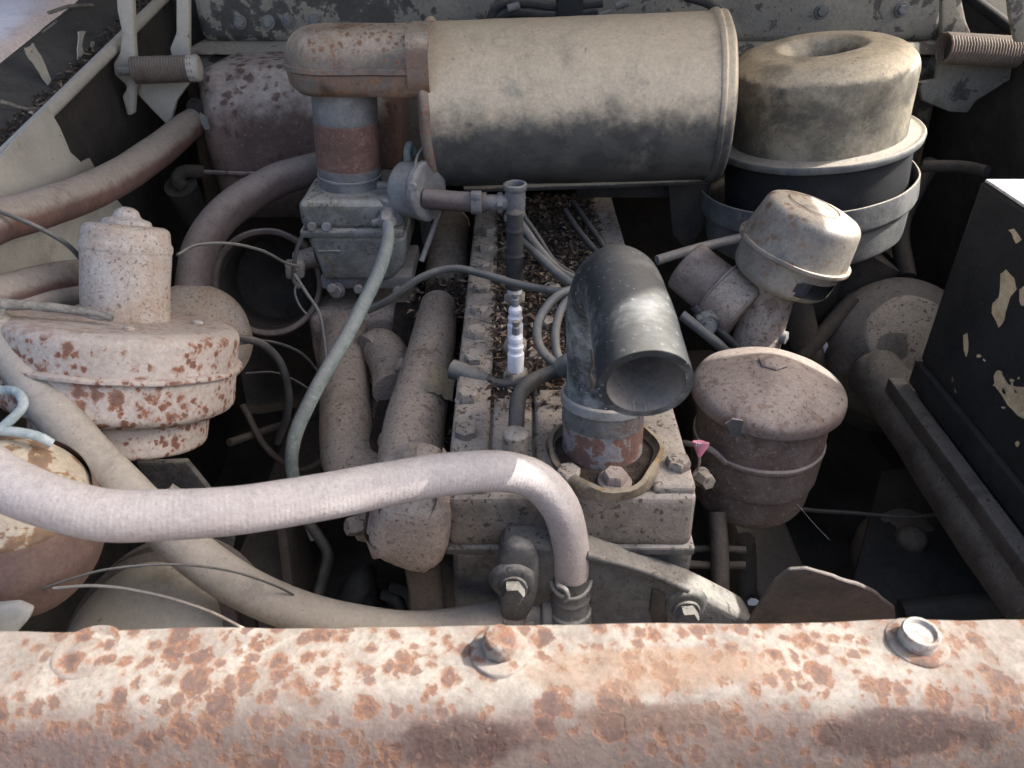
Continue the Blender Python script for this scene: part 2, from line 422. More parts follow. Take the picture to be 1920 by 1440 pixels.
M['bluewire'] = weathered('blue_wire', (.22, .30, .33), (.38, .44, .45), vscale=50, rough=.7)
M['cream'] = weathered('cream_paint', (.45, .44, .39), (.37, .36, .32), vscale=8, specks=[(90, .68, (.12, .10, .08), .7)], dust=((.46, .44, .39), .6, .2, 1.0),
    scuff=((.19, .165, .14), 9, .56, .7), rough=.65, spec=.35, bump=.25, fcontrast=.2, grime=.35)
M['firewall'] = weathered('firewall_paint', (.20, .19, .165), (.28, .262, .215), vscale=7,
    rust=[(42, .53, 5, (.085, .083, .08), (.055, .055, .056), .85)], specks=[(200, .64, (.04, .04, .045), .6)], dust=((.33, .315, .27), .7, .35, .95), rough=.7, bump=.45)
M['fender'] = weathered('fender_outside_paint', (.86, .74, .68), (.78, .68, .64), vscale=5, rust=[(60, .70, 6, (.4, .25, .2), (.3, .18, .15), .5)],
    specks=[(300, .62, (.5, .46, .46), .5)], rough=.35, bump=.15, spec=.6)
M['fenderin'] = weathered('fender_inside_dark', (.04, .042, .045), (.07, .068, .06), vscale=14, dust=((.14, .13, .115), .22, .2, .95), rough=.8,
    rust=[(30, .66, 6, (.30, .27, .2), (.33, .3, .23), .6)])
M['pump'] = weathered('pump_casting_dark', (.115, .118, .122), (.07, .07, .073), vscale=15, dust=((.30, .285, .255), .75, .25, .95), scuff=((.035, .032, .03), 14, .52, .75),
    specks=[(160, .60, (.05, .04, .036), .7)], rough=.75, bump=.8)
M['porcelain'] = weathered('porcelain_white', (.72, .75, .80), (.62, .65, .7), specks=[(400, .72, (.3, .27, .22), .5)], rough=.35, spec=.5, bump=.1, fcontrast=.1)
M['rubber'] = None
M['litter'] = weathered('dry_leaf', (.10, .07, .05), (.20, .15, .10), vscale=90, rough=.9, bump=.3)
M['dirt'] = weathered('oily_dirt', (.035, .028, .024), (.07, .056, .046), vscale=60, fine=500, rough=.95, bump=1.0, dist=.003, fcontrast=.6)
M['twig'] = weathered('twig_bark', (.16, .15, .13), (.25, .24, .21), vscale=120, rough=.9, bump=.8)
M['ground'] = weathered('pale_dirt', (.30, .26, .21), (.24, .2, .16), vscale=3, fine=60, rough=.95, bump=.8, dist=.01)
M['pink'] = weathered('pink_petal', (.62, .20, .30), (.55, .24, .32), rough=.6, fcontrast=.1)
M['gasket'] = weathered('gasket_rim', (.19, .165, .13), (.10, .085, .065), vscale=60, dust=((.30, .26, .19), .6, .2, .9), rust=[(90, .62, 12, (.33, .2, .07), (.2, .12, .05), .6)], rough=.9)
M['pipe'] = weathered('thermostat_pipe_rust', (.235, .23, .235), (.18, .175, .175), vscale=18, rust=[(48, .445, 8, (.19, .095, .07), (.145, .078, .062), .92)], specks=[(260, .62, (.1, .075, .06), .6)], rough=.8, bump=.6)
M['springs'] = weathered('spring_rust', (.12, .095, .08), (.16, .13, .11), dust=((.25, .22, .19), .7, .2, .9), rough=.85)
M['lining'] = weathered('hose_lining_dust', (.19, .175, .165), (.14, .13, .125), vscale=30, dust=((.27, .245, .225), .8, .0, .8), rough=.9)
M['casing'] = weathered('casing_dust', (.075, .07, .066), (.055, .05, .048), dust=((.20, .19, .175), .9, .0, .9), specks=[(200, .62, (.03, .025, .025), .6)], rough=.9, bump=.5)
M['flap'] = weathered('tin_flap_dusty', (.36, .31, .225), (.29, .25, .19), vscale=30, specks=[(190, .6, (.12, .09, .07), .6)], rough=.8)
M['glare'] = weathered('pale_box_lid', (.62, .61, .58), (.5, .49, .46), vscale=40, specks=[(260, .6, (.2, .2, .2), .6)], rough=.5)  # sun glare and dust of the box top put into a pale base
M['woodtan'] = weathered('bare_board', (.60, .49, .33), (.48, .37, .23), vscale=40, scuff=((.12, .09, .06), 40, .58, .6), rough=.85)
M['blade'] = weathered('fan_blade_grey', (.085, .075, .072), (.12, .10, .095), vscale=18, dust=((.22, .2, .185), .6, .0, .9), scuff=((.15, .12, .11), 14, .55, .6), rough=.8, bump=.5)
def rubber():
    s = NT('black_rubber_bloom')
    uv = s.sep(s.tc.outputs['UV'])
    n = s.noise(13, 4, .55, .3)
    nf = s.noise(240, 4, .7)
    cr = s.noise(1, 4, .7, .3, s.scaled(s.co, (45, 190, 190)))
    f = s.step(s.math('ADD', n, s.math('MULTIPLY', s.math('SUBTRACT', cr, .5), .28)), .42, .72)
    col = s.mix(f, (.024, .028, .032), (.265, .282, .29))
    nz = s.sep(s.geo.outputs['Normal'])[2]
    col = s.mix(s.math('MULTIPLY', s.step(s.math('ADD', nz, s.math('MULTIPLY', n, .6)), .7, 1.5), .35), col, (.34, .33, .30))
    col = s.mix(s.step(nf, .62, .72), col, (.38, .39, .38))
    h = s.math('ADD', s.math('MULTIPLY', cr, 1.2), nf)
    return s.finish(col, .85, h, .45, .001, 0, .15)
M['rubber'] = rubber()
V = Vector
UP = V((0, 0, 1)); YV = V((0, 1, 0)); XV = V((1, 0, 0))
def hose(pts):                      # (px, py, view depth) -> points
    return [P(a, b, d=c) for a, b, c in pts]

# ================================================================== setting
g = MB(); g.b.verts.ensure_lookup_table()
n = 60
g.grid([[V((-40 + 80 * i / n, -40 + 80 * j / n, 0.0)) for i in range(n + 1)] for j in range(n + 1)])
struct('ground', g, M['ground'])
far = MB(); far.lathe([(39, -.004), (900, -.5)], Matrix.Identity(4), 64)
struct('far_ground', far, M['ground'])

# ------------------------------------------------------------------ raised hood (above the frame; outline shaped for the shade and sun patches on the engine)
def hood():
    t = thing('engine_hood', 'raised dark hood panel hinged at the cowl above the whole engine', 'hood', (0, 1.36, 1.34))
    out = []
    prof = [(.0, .34), (.30, .40), (.50, .44), (.60, .48), (.68, .53), (.72, .571), (.98, .582), (1.05, .725), (.84, .775), (.79, .85), (.75, 1.0), (.74, 1.36)]  # side jogs invented so sun reaches only hose, cap and drum edge
    def halfw(y):
        for (x0, y0), (x1, y1) in zip(prof, prof[1:]):
            if y0 <= y <= y1: return x0 + (x1 - x0) * (y - y0) / max(1e-6, y1 - y0)
        return prof[-1][0]
    rows, rows2 = [], []
    for i in range(103):
        y = .34 + (1.36 - .34) * i / 102
        z = 1.34 + (1.36 - y) * .62
        hw = halfw(y)
        rows.append([V((hw * k / 12, y, z + .04 * (1 - (k / 12) ** 2))) for k in range(-12, 13)])
        rows2.append([p + V((0, 0, .02)) for p in rows[-1]])
    m = MB(); m.grid(rows); build('inner_skin', m, M['hoodin'], t)
    m = MB(); m.grid(rows2); build('outer_skin', m, M['fender'], t)
    m = MB()
    m.tube([rows[0][0], rows[0][12], rows[0][24]], .012, 8); build('nose_edge', m, M['fenderin'], t)
    for k in (-1, 1):
        m = MB(); m.tube([V((.45 * k, .75, 1.34 + .61 * .62)), V((.45 * k, 1.0, 1.34 + .36 * .62)), V((.45 * k, 1.34, 1.345))], .015, 8); build('stiffener', m, M['fenderin'], t)
hood()

# ------------------------------------------------------------------ firewall
FY = 1.30
def zfw(py, Y=FY): return P(960, py, Y=Y).z
def xfw(px, py, Y=FY): return P(px, py, Y=Y).x
t = thing('firewall', 'peeling cream and grey firewall bulkhead with ledge behind the canister', 'firewall', (0, FY, 1.0))
m = MB(); m.box((-.95, FY + .03, .40), (.95, FY + .05, 1.36)); build('back_panel', m, M['void'], t)
m = MB()
x0, x1 = xfw(388, 40), xfw(1742, 40)
m.box((x0, FY - .045, zfw(72)), (x1, FY + .028, 1.36), .018, seg=4, cuts=3); m.jit(.002, 9)
build('upper_panel', m, M['firewall'], t)
m = MB(); xl, xr = xfw(362, 75), xfw(1768, 75)
m.prism([V((xl, FY - .075, zfw(84))), V((x0, FY - .05, zfw(84) + .012)), V((x1, FY - .05, zfw(84) + .012)), V((xr, FY - .075, zfw(84)))], (0, .085, 0.0), .002)
build('ledge', m, M['firewall'], t)
m = MB(); m.box((xl + .012, FY - .055, zfw(330)), (xr - .012, FY + .026, zfw(86)), .01, seg=3, cuts=3); m.jit(.0015, 8); build('lower_panel', m, M['firewall'], t)
for px, py in ((450, 42), (503, 42), (540, 40), (590, 38), (1540, 22), (1690, 18)):
    m = MB(); p = P(px, py, Y=FY - .046); m.hexbolt(p, (0, -1, .1), .012, .005, .010, ang=random.random()); build('panel_bolt', m, M['steel'], t)
for px, py in ((446, 97), (475, 97), (516, 95)):
    m = MB(); p = P(px, py, Y=FY - .056); m.lathe([(.008, 0), (.008, .003), (.004, .004), (.004, .006), (0, .006)], frame(p, (0, -1, 0)), 16); build('rivet', m, M['steel'], t)
# wiring block high on the firewall
t = thing('wiring_loom', 'dark wiring loom with connectors on the firewall above the canister', 'wiring', P(1050, 15, Y=1.2))
for pts in (((915, 45), (935, 12), (985, 6), (1060, 14), (1130, 5)), ((925, 42), (960, 24), (1030, 28), (1120, 22)), ((1285, -6), (1330, 8), (1368, 40))):
    m = MB(); m.tube([P(a, b, Y=1.19) for a, b in pts], .006, 10); build('cable', m, M['wiredark'], t)
m = MB(); m.box(P(1042, 40, Y=1.2) - V((0, .02, 0)), P(1092, -10, Y=1.2) + V((0, .02, .01)), .004); build('junction_box', m, M['black'], t)
for px, py in ((962, 12), (1165, 8), (1135, 26)):
    m = MB(); m.tube([P(px - 10, py + 4, Y=1.18), P(px + 12, py - 3, Y=1.18)], .005, 10); build('connector', m, M['steel'], t)

# ------------------------------------------------------------------ left fender, gutter and inner wall
def fender(side):
    s = side
    lab = {-1: 'left fender with sunlit pale outer skin and dark leaf filled gutter', 1: 'dark right inner fender wall behind the black box'}[s]
    t = thing('fender', lab, 'fender', (s * .6, .8, 1.0))
    def lip(y): return 1.075 + .165 * y          # rolled edge height
    xe = .508
    ys = [-.35 + 1.66 * i / 40 for i in range(41)]
    off = 0 if s < 0 else .16
    # gutter: from the rolled edge outwards, then up the dark wall, then the outside skin
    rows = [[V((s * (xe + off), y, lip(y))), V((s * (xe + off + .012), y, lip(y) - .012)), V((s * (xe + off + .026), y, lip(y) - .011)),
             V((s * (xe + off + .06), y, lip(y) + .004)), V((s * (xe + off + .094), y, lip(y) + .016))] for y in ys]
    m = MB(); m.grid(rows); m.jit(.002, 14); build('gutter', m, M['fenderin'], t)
    skin = []
    for y in ys:
        zt = lip(y) + .016; x = xe + off + .094
        skin.append([V((s * x, y, zt)), V((s * (x + .006), y, zt + .006)), V((s * (x + .03), y, zt + .008)), V((s * (x + .12), y, zt + .0)), V((s * (x + .24), y, zt - .04)), V((s * (x + .30), y, zt - .14)), V((s * (x + .31), y, zt - .5))])
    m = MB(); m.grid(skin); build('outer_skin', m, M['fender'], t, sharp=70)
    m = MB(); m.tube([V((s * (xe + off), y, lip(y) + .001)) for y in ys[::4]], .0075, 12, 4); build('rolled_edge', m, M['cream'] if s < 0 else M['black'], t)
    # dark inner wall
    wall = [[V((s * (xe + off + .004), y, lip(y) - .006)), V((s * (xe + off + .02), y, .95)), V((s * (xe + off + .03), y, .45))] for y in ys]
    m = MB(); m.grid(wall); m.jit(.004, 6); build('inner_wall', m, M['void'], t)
    return t
FL = fender(-1); FR = fender(1)
# loose cream sheet of the left wall with its torn edge
px_poly = [(0, 285), (60, 232), (92, 200), (112, 240), (128, 285), (150, 305), (170, 298), (188, 325), (215, 365), (240, 400), (285, 452), (300, 640), (0, 700), (-60, 700), (-60, 340)]
XW = -.498
poly = [P(a, b, X=XW) for a, b in px_poly]
m = MB(); m.prism(poly, (-.003, 0, 0)); m.sub(2); m.jit(.006, 9)
build('torn_panel', m, M['cream'], FL, sharp=60)
# torn paper in the gutter
for k, pts in enumerate((((45, 90), (62, 85), (75, 105), (95, 150), (86, 158), (62, 120)), ((148, 62), (160, 58), (152, 100), (140, 118), (143, 90)), ((170, 80), (175, 78), (168, 118), (163, 115)))):
    q = [P(a, b, X=-.548) for a, b in pts]
    m = MB(); m.prism(q, (.0012, 0, 0)); m.sub(2); m.jit(.004, 60)
    o = build('torn_paper', m, M['cream'], None, P(*pts[0], X=-.548))
    tag(o, ['largest pale torn scrap, lowest in the left fender gutter', 'ragged pale scrap midway up the left fender gutter', 'thin upright sliver of pale scrap beside the ragged one'][k], 'paper scrap', 'torn scraps in the left gutter')

# ------------------------------------------------------------------ floor of the bay, added to shut out light from below
m = MB(); m.grid([[V((-.7 + 1.4 * i / 30, -.05 + 1.36 * j / 30, .52 + .012 * math.sin(i * 1.3) * math.cos(j * 1.7))) for i in range(31)] for j in range(31)])
m.jit(.01, 9)
o = build('splash_pan', m, M['void'], None, (0, .6, .52)); tag(o, 'dark dirty splash pan at the bottom of the engine bay', 'splash pan')

# ------------------------------------------------------------------ front rail
RZ = P(960, 1170, Y=.303).z
t = thing('front_rail', 'pale front crossmember covered in brown rust blotches, two bolts on top', 'rail', (0, .25, RZ))
prof = fillet([(.303, RZ - .055), (.303, RZ), (.262, RZ + .0003), (.246, RZ - .011), (.231, RZ - .040), (.222, RZ - .12)], [0, .0025, .013, .014, .03, 0], 7)
rows = []
for i in range(161):
    x = -.8 + 1.6 * i / 160
    rows.append([V((x, y + .004 * x, z + .0125 * x)) for y, z in prof])
m = MB(); m.grid(rows); m.jit(.0012, 18); m.jit(.0005, 60)
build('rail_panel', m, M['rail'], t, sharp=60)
def zr(x): return RZ + .0125 * x
for k, (px, py) in enumerate(((937, 1222), (1716, 1212))):
    p = P(px, py, Z=RZ); p.z = zr(p.x) + .0002
    m = MB(); m.lathe(fillet([(.0175, -.001), (.0165, .0014), (.0135, .0022), (0, .0024)], .0008), frame(p, UP), 40); m.jit(.0007, 90)
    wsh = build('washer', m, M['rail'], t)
    m = MB()
    if k == 0:
        m.lathe([(.0098, 0), (.0098, .008), (.0090, .0098), (.0075, .0104), (0, .0106)], frame(p + V((0, 0, .003)), (.03, .05, 1)), 8); m.jit(.0006, 160)
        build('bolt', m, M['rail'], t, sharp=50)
    else:
        m.lathe([(.0105, 0), (.0103, .0070), (.0095, .0080), (.0082, .0078), (.0070, .0056), (0, .0054)], frame(p + V((0, .0, .002)), UP), 32); m.jit(.0005, 140)
        build('bolt', m, M['bolt_pale'], t)
p = P(160, 1215, Z=RZ); p.z = zr(p.x)
m = MB(); m.lathe([(.0195, -.001), (.018, .0004), (.0155, .0006), (.0145, .0002), (.0095, .0002), (.0085, .0007), (0, .0009)], frame(p, UP), 40); m.jit(.0004, 70)
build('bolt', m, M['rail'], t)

# ================================================================== engine
HZ = 1.04
ET = thing('engine', 'dusty grey cast iron engine block with bolted flat head full of leaf litter', 'engine', (.05, .8, .95))
HX0, HX1, HY0, HY1 = -.053, .147, .468, 1.13
m = MB(); m.box((HX0, HY0, .978), (HX1, HY1, HZ - .006), .007, seg=3, cuts=6); m.jit(.0012, 22)
build('cylinder_head', m, M['cast'], ET)
m = MB(); m.box((HX0 - .002, HY0 - .003, .972), (HX1 + .004, HY1, .981), .002, cuts=4); m.jit(.001, 30); build('head_gasket', m, M['castblue'], ET)
m = MB(); m.box((HX0 + .002, HY0 + .004, .60), (HX1 + .006, HY1, .9735), .01, seg=3, cuts=5); m.jit(.002, 14); build('block', m, M['castblue'], ET)
# raised bolt strips
m = MB(); m.box((HX0 + .001, HY0 + .004, HZ - .014), (HX0 + .034, HY1 - .01, HZ + .001), .004, seg=3, cuts=5); m.jit(.0012, 25); build('bolt_strip', m, M['cast'], ET)
m = MB(); m.box((HX1 - .036, HY0 + .004, HZ - .014), (HX1 - .001, HY1 - .01, HZ + .001), .004, seg=3, cuts=5); m.jit(.0012, 25); build('bolt_strip', m, M['cast'], ET)
# front plateau plates
for a, b, c, d, e in ((-.017, .018, .475, .60, .0), (.020, .052, .475, .61, .003), (.053, .110, .474, .56, .001)):
    m = MB(); m.box((a, c, HZ - .012), (b, d, HZ + e - .001), .004, seg=3, cuts=4); m.jit(.0012, 30); build('water_jacket_plate', m, M['cast'], ET)
bolts = [(878, 740), (873, 806), (890, 668), (893, 622), (899, 578), (903, 536), (908, 497), (912, 462), (918, 428),
         (1065, 888), (1270, 866), (1035, 528), (1022, 594), (1008, 660), (1128, 398)]
for i, (px, py) in enumerate(bolts):
    p = P(px, py + 10, Z=HZ); p.z = HZ - (.006 if 11 <= i <= 13 else 0)
    m = MB(); m.hexbolt(p, UP, .0175, .009, .0 if i % 3 else .0125, .0015, ang=random.uniform(0, 1)); m.jit(.001, 120)
    build('head_bolt', m, M['cast'], ET)
# litter bed on the head
m = MB()
m.grid([[V((-.02 + .135 * i / 40, .585 + .54 * j / 90, HZ - .004 + .005 * mnoise.noise(V((i * .35, j * .35, 0))) + .002 * mnoise.noise(V((i * .9, j * .9, 5))))) for i in range(41)] for j in range(91)])
m.recalc = True
build('dirt_bed', m, M['dirt'], ET)

# manifold
MT = thing('exhaust_manifold', 'speckled rusty exhaust manifold pipes running along the left of the engine', 'manifold', (-.1, .75, .95))
def mz(px, py, Z): return P(px, py, Z=Z)
pts = [mz(822, 575, .985), mz(812, 640, .985), mz(795, 720, .985), mz(777, 800, .984), mz(768, 880, .982), mz(764, 960, .975), mz(763, 1010, .962)]
m = MB(); m.tube(pts, [.023, .0265, .029, .0305, .031, .0325, .033], 28, 10)
m.jit(.0006, 35); build('front_pipe', m, M['manifold'], MT, sharp=60)
pts = [mz(848, 420, .99), mz(842, 455, .985), mz(838, 500, .98), mz(832, 548, .965)]
m = MB(); m.tube(pts, [.027, .029, .029, .025], 24, 8); m.jit(.0015, 40); build('rear_pipe', m, M['manifold'], MT, sharp=60)
# front elbow casting
m = MB(); m.prism([P(a, b, Y=.436) for a, b in ((678, 1040), (690, 1000), (706, 965), (740, 950), (815, 950), (840, 985), (842, 1050), (812, 1102), (760, 1090), (690, 1064))], (0, .09, 0), .020, 5)
m.sub(1); m.jit(.003, 25); build('elbow_flange', m, M['manifold'], MT, sharp=60)
for px, py, Y in ((668, 992, .51), (688, 968, .52)):
    m = MB(); p = P(px, py, Y=Y); m.hexbolt(p + V((.012, .01, -.004)), (-.9, -.5, .35), .015, .022, .0115); build('flange_bolt', m, M['cast'], MT)
m = MB(); m.prism([P(a, b, Y=.53) for a, b in ((655, 985), (700, 958), (712, 965), (690, 1020), (668, 1015))], (0, .012, 0), .002); build('bracket', m, M['cast'], MT)
for px, py, Z in ((752, 685, .985), (742, 760, .985), (722, 825, .98)):
    m = MB(); p = mz(px, py, Z); m.lathe(fillet([(.009, -.01), (.008, .005), (0, .006)], .003), frame(p, (-.8, -.2, .5)), 14); m.jit(.0015, 60); build('boss', m, M['manifold'], MT)
rows = []                     # peeled tin heat patch
for i in range(13):
    a = .12 + .95 * i / 12
    rows.append([V((-.0905 + (.0312 + (.004 * (i - 9) / 3 if i > 9 else 0)) * math.sin(a), .648 + .0085 * k + .008 * mnoise.noise(V((i * .8, k * .4, 3))), .983 + (.0308 + (.004 * (i - 9) / 3 if i > 9 else 0)) * math.cos(a))) for k in range(7)])
m = MB(); m.grid(rows); m.jit(.0012, 60); build('peeled_patch', m, M['flap'], MT, sharp=60)

IT = thing('intake_manifold', 'dusty cast intake manifold branch under the carburettor', 'manifold', (-.2, .75, .92))
pts = [mz(645, 625, .945), mz(645, 690, .94), mz(648, 760, .935), mz(652, 830, .93), mz(665, 880, .925), mz(715, 905, .92)]
m = MB(); m.tube(pts, [.029, .029, .029, .0295, .029, .027], 24, 8); m.jit(.0015, 30); build('runner', m, M['manifold'], IT, sharp=60)
m = MB(); m.tube([mz(690, 665, .955), mz(715, 655, .955), mz(735, 690, .955), mz(740, 735, .955)], [.024, .026, .026, .024], 20, 8); m.jit(.0015, 30); build('branch', m, M['manifold'], IT, sharp=60)
lo = P(590, 660, Y=.90); hi = P(770, 570, Y=.90)
m = MB(); m.box((lo.x, .885, .86), (hi.x, 1.0, .972), .016, seg=4, cuts=3); m.jit(.002, 25); build('riser', m, M['manifold'], IT)
m = MB(); m.prism([P(a, b, Y=.885) for a, b in ((582, 600), (612, 590), (620, 700), (596, 690))], (0, .08, 0), .006); build('rib', m, M['manifold'], IT)
m = MB(); m.prism([mz(700, 740, .93), mz(750, 740, .93), mz(735, 850, .93), mz(685, 850, .93)], (0, 0, -.03), .004); m.sub(1); m.jit(.004, 30); build('web', m, M['manifold'], IT)

# carburettor
CY = .93
CT = thing('carburettor', 'grey alloy carburettor block with bolted seams on the intake manifold', 'carburettor', P(660, 550, Y=CY))
def cx(px, py=450): return P(px, py, Y=CY - .05).x
def czf(py): return P(660, py, Y=CY - .06).z
CYF = CY - .06
m = MB(); m.box((cx(572), CYF, czf(432)), (cx(752), CYF + .12, czf(378)), .010, seg=4, cuts=3); m.jit(.0012, 35); build('top_cover', m, M['alloy'], CT)
m = MB(); m.box((cx(570), CYF - .004, czf(445)), (cx(760), CYF + .122, czf(430)), .003, seg=2, cuts=3); m.jit(.0008, 35); build('cover_flange', m, M['alloy'], CT)
m = MB(); m.prism([V((cx(578), CYF + .002, czf(446))), V((cx(762), CYF + .002, czf(446))), V((cx(758), CYF + .002, czf(500))), V((cx(728), CYF + .002, czf(528))), V((cx(600), CYF + .002, czf(528)))], (0, .11, 0), .007, 3); m.sub(1); m.jit(.001, 35)
build('bowl', m, M['alloy'], CT)
m = MB(); m.box((cx(588), CYF + .012, czf(552)), (cx(765), CYF + .11, czf(526)), .004, seg=2); m.jit(.001, 35); build('throttle_base', m, M['steel'], CT)
m = MB(); m.box((cx(596), CYF + .0, czf(474)), (cx(640), CYF + .004, czf(470)), .001); build('ridge', m, M['alloy'], CT)
for px, py in ((585, 425), (672, 366), (622, 540), (672, 542), (745, 545), (612, 425)):
    m = MB(); p = P(px, py, Y=CYF + (.03 if py < 400 else -.003)); m.lathe([(.0055, -.004), (.0055, .003), (.0045, .004), (0, .004)], frame(p, (0, -1, .3)), 12); build('screw', m, M['steel'], CT)
for px, py in ((632, 545), (694, 545)):
    m = MB(); p = P(px, py, Y=CYF + .008); m.hexbolt(p, (0, -1, .25), .014, .008, .01); build('base_bolt', m, M['steel'], CT)
p = P(725, 412, Y=CYF - .012)
m = MB(); m.tube([p + V((0, .03, .006)), p], .009, 14); m.hexbolt(p + V((0, .004, 0)), (0, -.9, -.3), .019, .012); m.tube([p + V((-.016, 0, -.004)), p + V((.0, 0, 0))], .0045, 10); build('inlet_fitting', m, M['steel'], CT)
m = MB(); q = P(735, 384, Y=CYF + .012); m.lathe(fillet([(.014, -.02), (.014, .010), (0, .012)], .004), frame(q, UP), 20); build('strainer_cap', m, M['alloy'], CT)
q = P(597, 480, Y=CYF + .04)
m = MB(); m.tube([q + V((-.028, 0, -.008)), q], .013, 16); m.jit(.001, 60); build('side_plug', m, M['cast'], CT)
m = MB(); m.tube([P(572, 385, Y=CYF + .01), P(575, 420, Y=CYF), P(556, 470, Y=CYF), P(550, 520, Y=CYF), P(561, 540, Y=CYF)], .0025, 8); build('choke_rod', m, M['wire'], CT)
m = MB(); m.box(P(538, 522, Y=CYF), P(566, 492, Y=CYF) + V((0, .012, 0)), .003); m.jit(.003, 50); build('clamp_block', m, M['cast'], CT)

# carburettor choke / governor disc
t = thing('choke_housing', 'round grey choke disc beside the top of the carburettor', 'choke housing', P(778, 352, Y=.92))
p = P(760, 355, Y=.895)
m = MB(); m.lathe(fillet([(0, -.004), (.030, -.004), (.032, .0), (.032, .024), (.0345, .026), (.0345, .034), (.03, .036), (0, .036)], .002), frame(p, (.86, -.48, .1)), 40); m.jit(.0005, 60); build('disc_body', m, M['steel'], t)
q = P(773, 350, Y=.858)
m = MB(); m.lathe([(.006, 0), (.006, .004), (.004, .006), (0, .006)], frame(q, (0, -1, .2)), 14); build('screw', m, M['steel'], t)
m = MB(); m.tube([P(766, 315, Y=.91), P(764, 285, Y=.92), P(770, 272, Y=.93), P(778, 290, Y=.93)], .005, 10); build('breather_pipe', m, M['bluegreen'], t)
m = MB(); m.tube([P(708, 350, Y=.92), P(750, 352, Y=.92)], .007, 12); build('link_tube', m, M['steel'], t)
m = MB(); m.prism([P(a, b, Y=.93) for a, b in ((782, 390), (806, 388), (806, 455), (792, 462))], (0, .02, 0), .002); build('mount_plate', m, M['wiredark'], t)

# neck between duct and carburettor
NY = .93
pt, pb = P(646, 190, Y=NY), P(658, 352, Y=NY)
t = thing('intake_neck', 'rust brown rubber neck with grey collars standing on the carburettor', 'hose', pb)
ax = (pt - pb); L = ax.length
def npart(a, b, r0, r1, name, mat, extra=0):
    m = MB(); m.lathe(fillet([(r0 - .004, L * a), (r0, L * a), (r1, L * b), (r1 - .004, L * b)], .001), frame(pb, ax), 48, .004); m.jit(.0007, 40); build(name, m, mat, t)
npart(.80, 1.22, .0365, .0375, 'upper_collar', M['steel'])
npart(.285, .80, .0375, .0375, 'rubber_sleeve', M['neck'])
npart(.03, .29, .0365, .0375, 'lower_collar', M['steel'])
npart(.155, .185, .0385, .0385, 'clamp_band', M['steel'])
npart(-.05, .04, .040, .040, 'base_ring', M['steel'])

# horizontal canister and its duct
KY = .965
ca = P(808, 200, Y=KY + .005); cb = P(1348, 183, Y=KY - .012)
ax = cb - ca; L = ax.length
t = thing('air_canister', 'large horizontal dust topped canister lying across the back of the engine', 'canister', (ca + cb) / 2)
KR = .0928
m = MB(); m.lathe([(KR, .004), (KR, L * .985)], frame(ca, ax, UP), 120, .006); m.jit(.0009, 14); m.jit(.0003, 50); build('canister_shell', m, M['canister'], t)
m = MB(); m.lathe(fillet([(0, -.004), (KR - .02, -.004), (KR - .002, .000), (KR + .005, .004), (KR + .0055, .009), (KR - .001, .013)], .003), frame(ca, ax, UP), 96, .006); m.jit(.0008, 30); build('end_cap', m, M['duct'], t)
m = MB(); m.lathe(fillet([(KR - .001, L * .955), (KR + .003, L * .958), (KR + .004, L * .972), (KR + .0015, L * .976), (KR + .002, L * 1.0), (KR - .006, L * 1.012), (KR - .03, L * 1.018), (0, L * 1.02)], .003), frame(ca, ax, UP), 96, .005); m.jit(.0008, 30); build('end_cap', m, M['canister'], t)
m = MB(); m.tube([P(870, 352, Y=KY - .01), P(1110, 345, Y=KY - .012), P(1330, 336, Y=KY - .02)], .006, 10); build('seam', m, M['canister'], t)
m = MB(); m.prism([P(a, b, Y=KY + .03) for a, b in ((1250, 320), (1330, 320), (1322, 420), (1290, 470), (1262, 440))], (0, .004, 0), .001); build('mounting_strap', m, M['void'], t)
m = MB(); m.box(P(1080, 372, Y=KY + .05), P(1335, 330, Y=KY + .05) + V((0, .01, 0)), .003); build('mounting_strap', m, M['void'], t)
# dent scars
t2 = thing('inlet_duct', 'rusty flat sided duct elbow joining the canister to the carburettor neck', 'duct', P(670, 120, Y=NY))
def duct_outline(rs):
    pass
dx0, dx1 = P(537, 120, Y=NY).x, P(803, 120, Y=NY).x
zt, zs, zb = P(670, 50, Y=NY).z + .001, P(670, 134, Y=NY - .045).z, P(670, 186, Y=NY - .05).z
# stadium plan, domed upper half
def stadium(hw, x0, x1, z, nseg=16):
    out = []
    for i in range(nseg + 1):
        a = math.pi / 2 + math.pi * i / nseg
        out.append(V((x0 + hw + hw * math.cos(a), NY + hw * math.sin(a), z)))
    for i in range(9): out.append(V((x0 + hw + (x1 - x0 - hw) * i / 8, NY - hw, z)))
    for i in range(9): out.append(V((x1 - (x1 - x0 - hw) * i / 8, NY + hw, z)))
    return out
HWD = .050
rows = [stadium(HWD + .0035, dx0 - .003, dx1, zs - .002), stadium(HWD + .003, dx0 - .003, dx1, zs + .003)]
for k in range(9):
    a = math.pi / 2 * k / 8
    inset = .034 * (1 - math.cos(a)); zz = zs + .003 + (zt - zs - .003) * math.sin(a)
    rows.append(stadium(HWD - inset, dx0 + inset * .9, dx1, zz))
m = MB(); g2 = m.grid(rows, True); m.face(g2[-1]); m.jit(.0009, 30); build('upper_shell', m, M['duct'], t2, sharp=50)
rows = [stadium(HWD + .003, dx0 - .002, dx1, zs - .0025), stadium(HWD, dx0, dx1, zs - .004), stadium(HWD - .001, dx0 + .002, dx1, zb + .008), stadium(HWD - .008, dx0 + .01, dx1, zb)]
m = MB(); g2 = m.grid(rows, True); m.face(g2[-1]); m.jit(.0009, 30); build('lower_shell', m, M['duct'], t2, sharp=50)
m = MB(); xx = P(778, 120, Y=NY).x
m.box((xx, NY - HWD - .0045, zb + .002), (P(800, 120, Y=NY).x + .004, NY + HWD, zt - .0), .02, seg=5, cuts=2); m.jit(.0008, 30); build('band', m, M['duct'], t2)

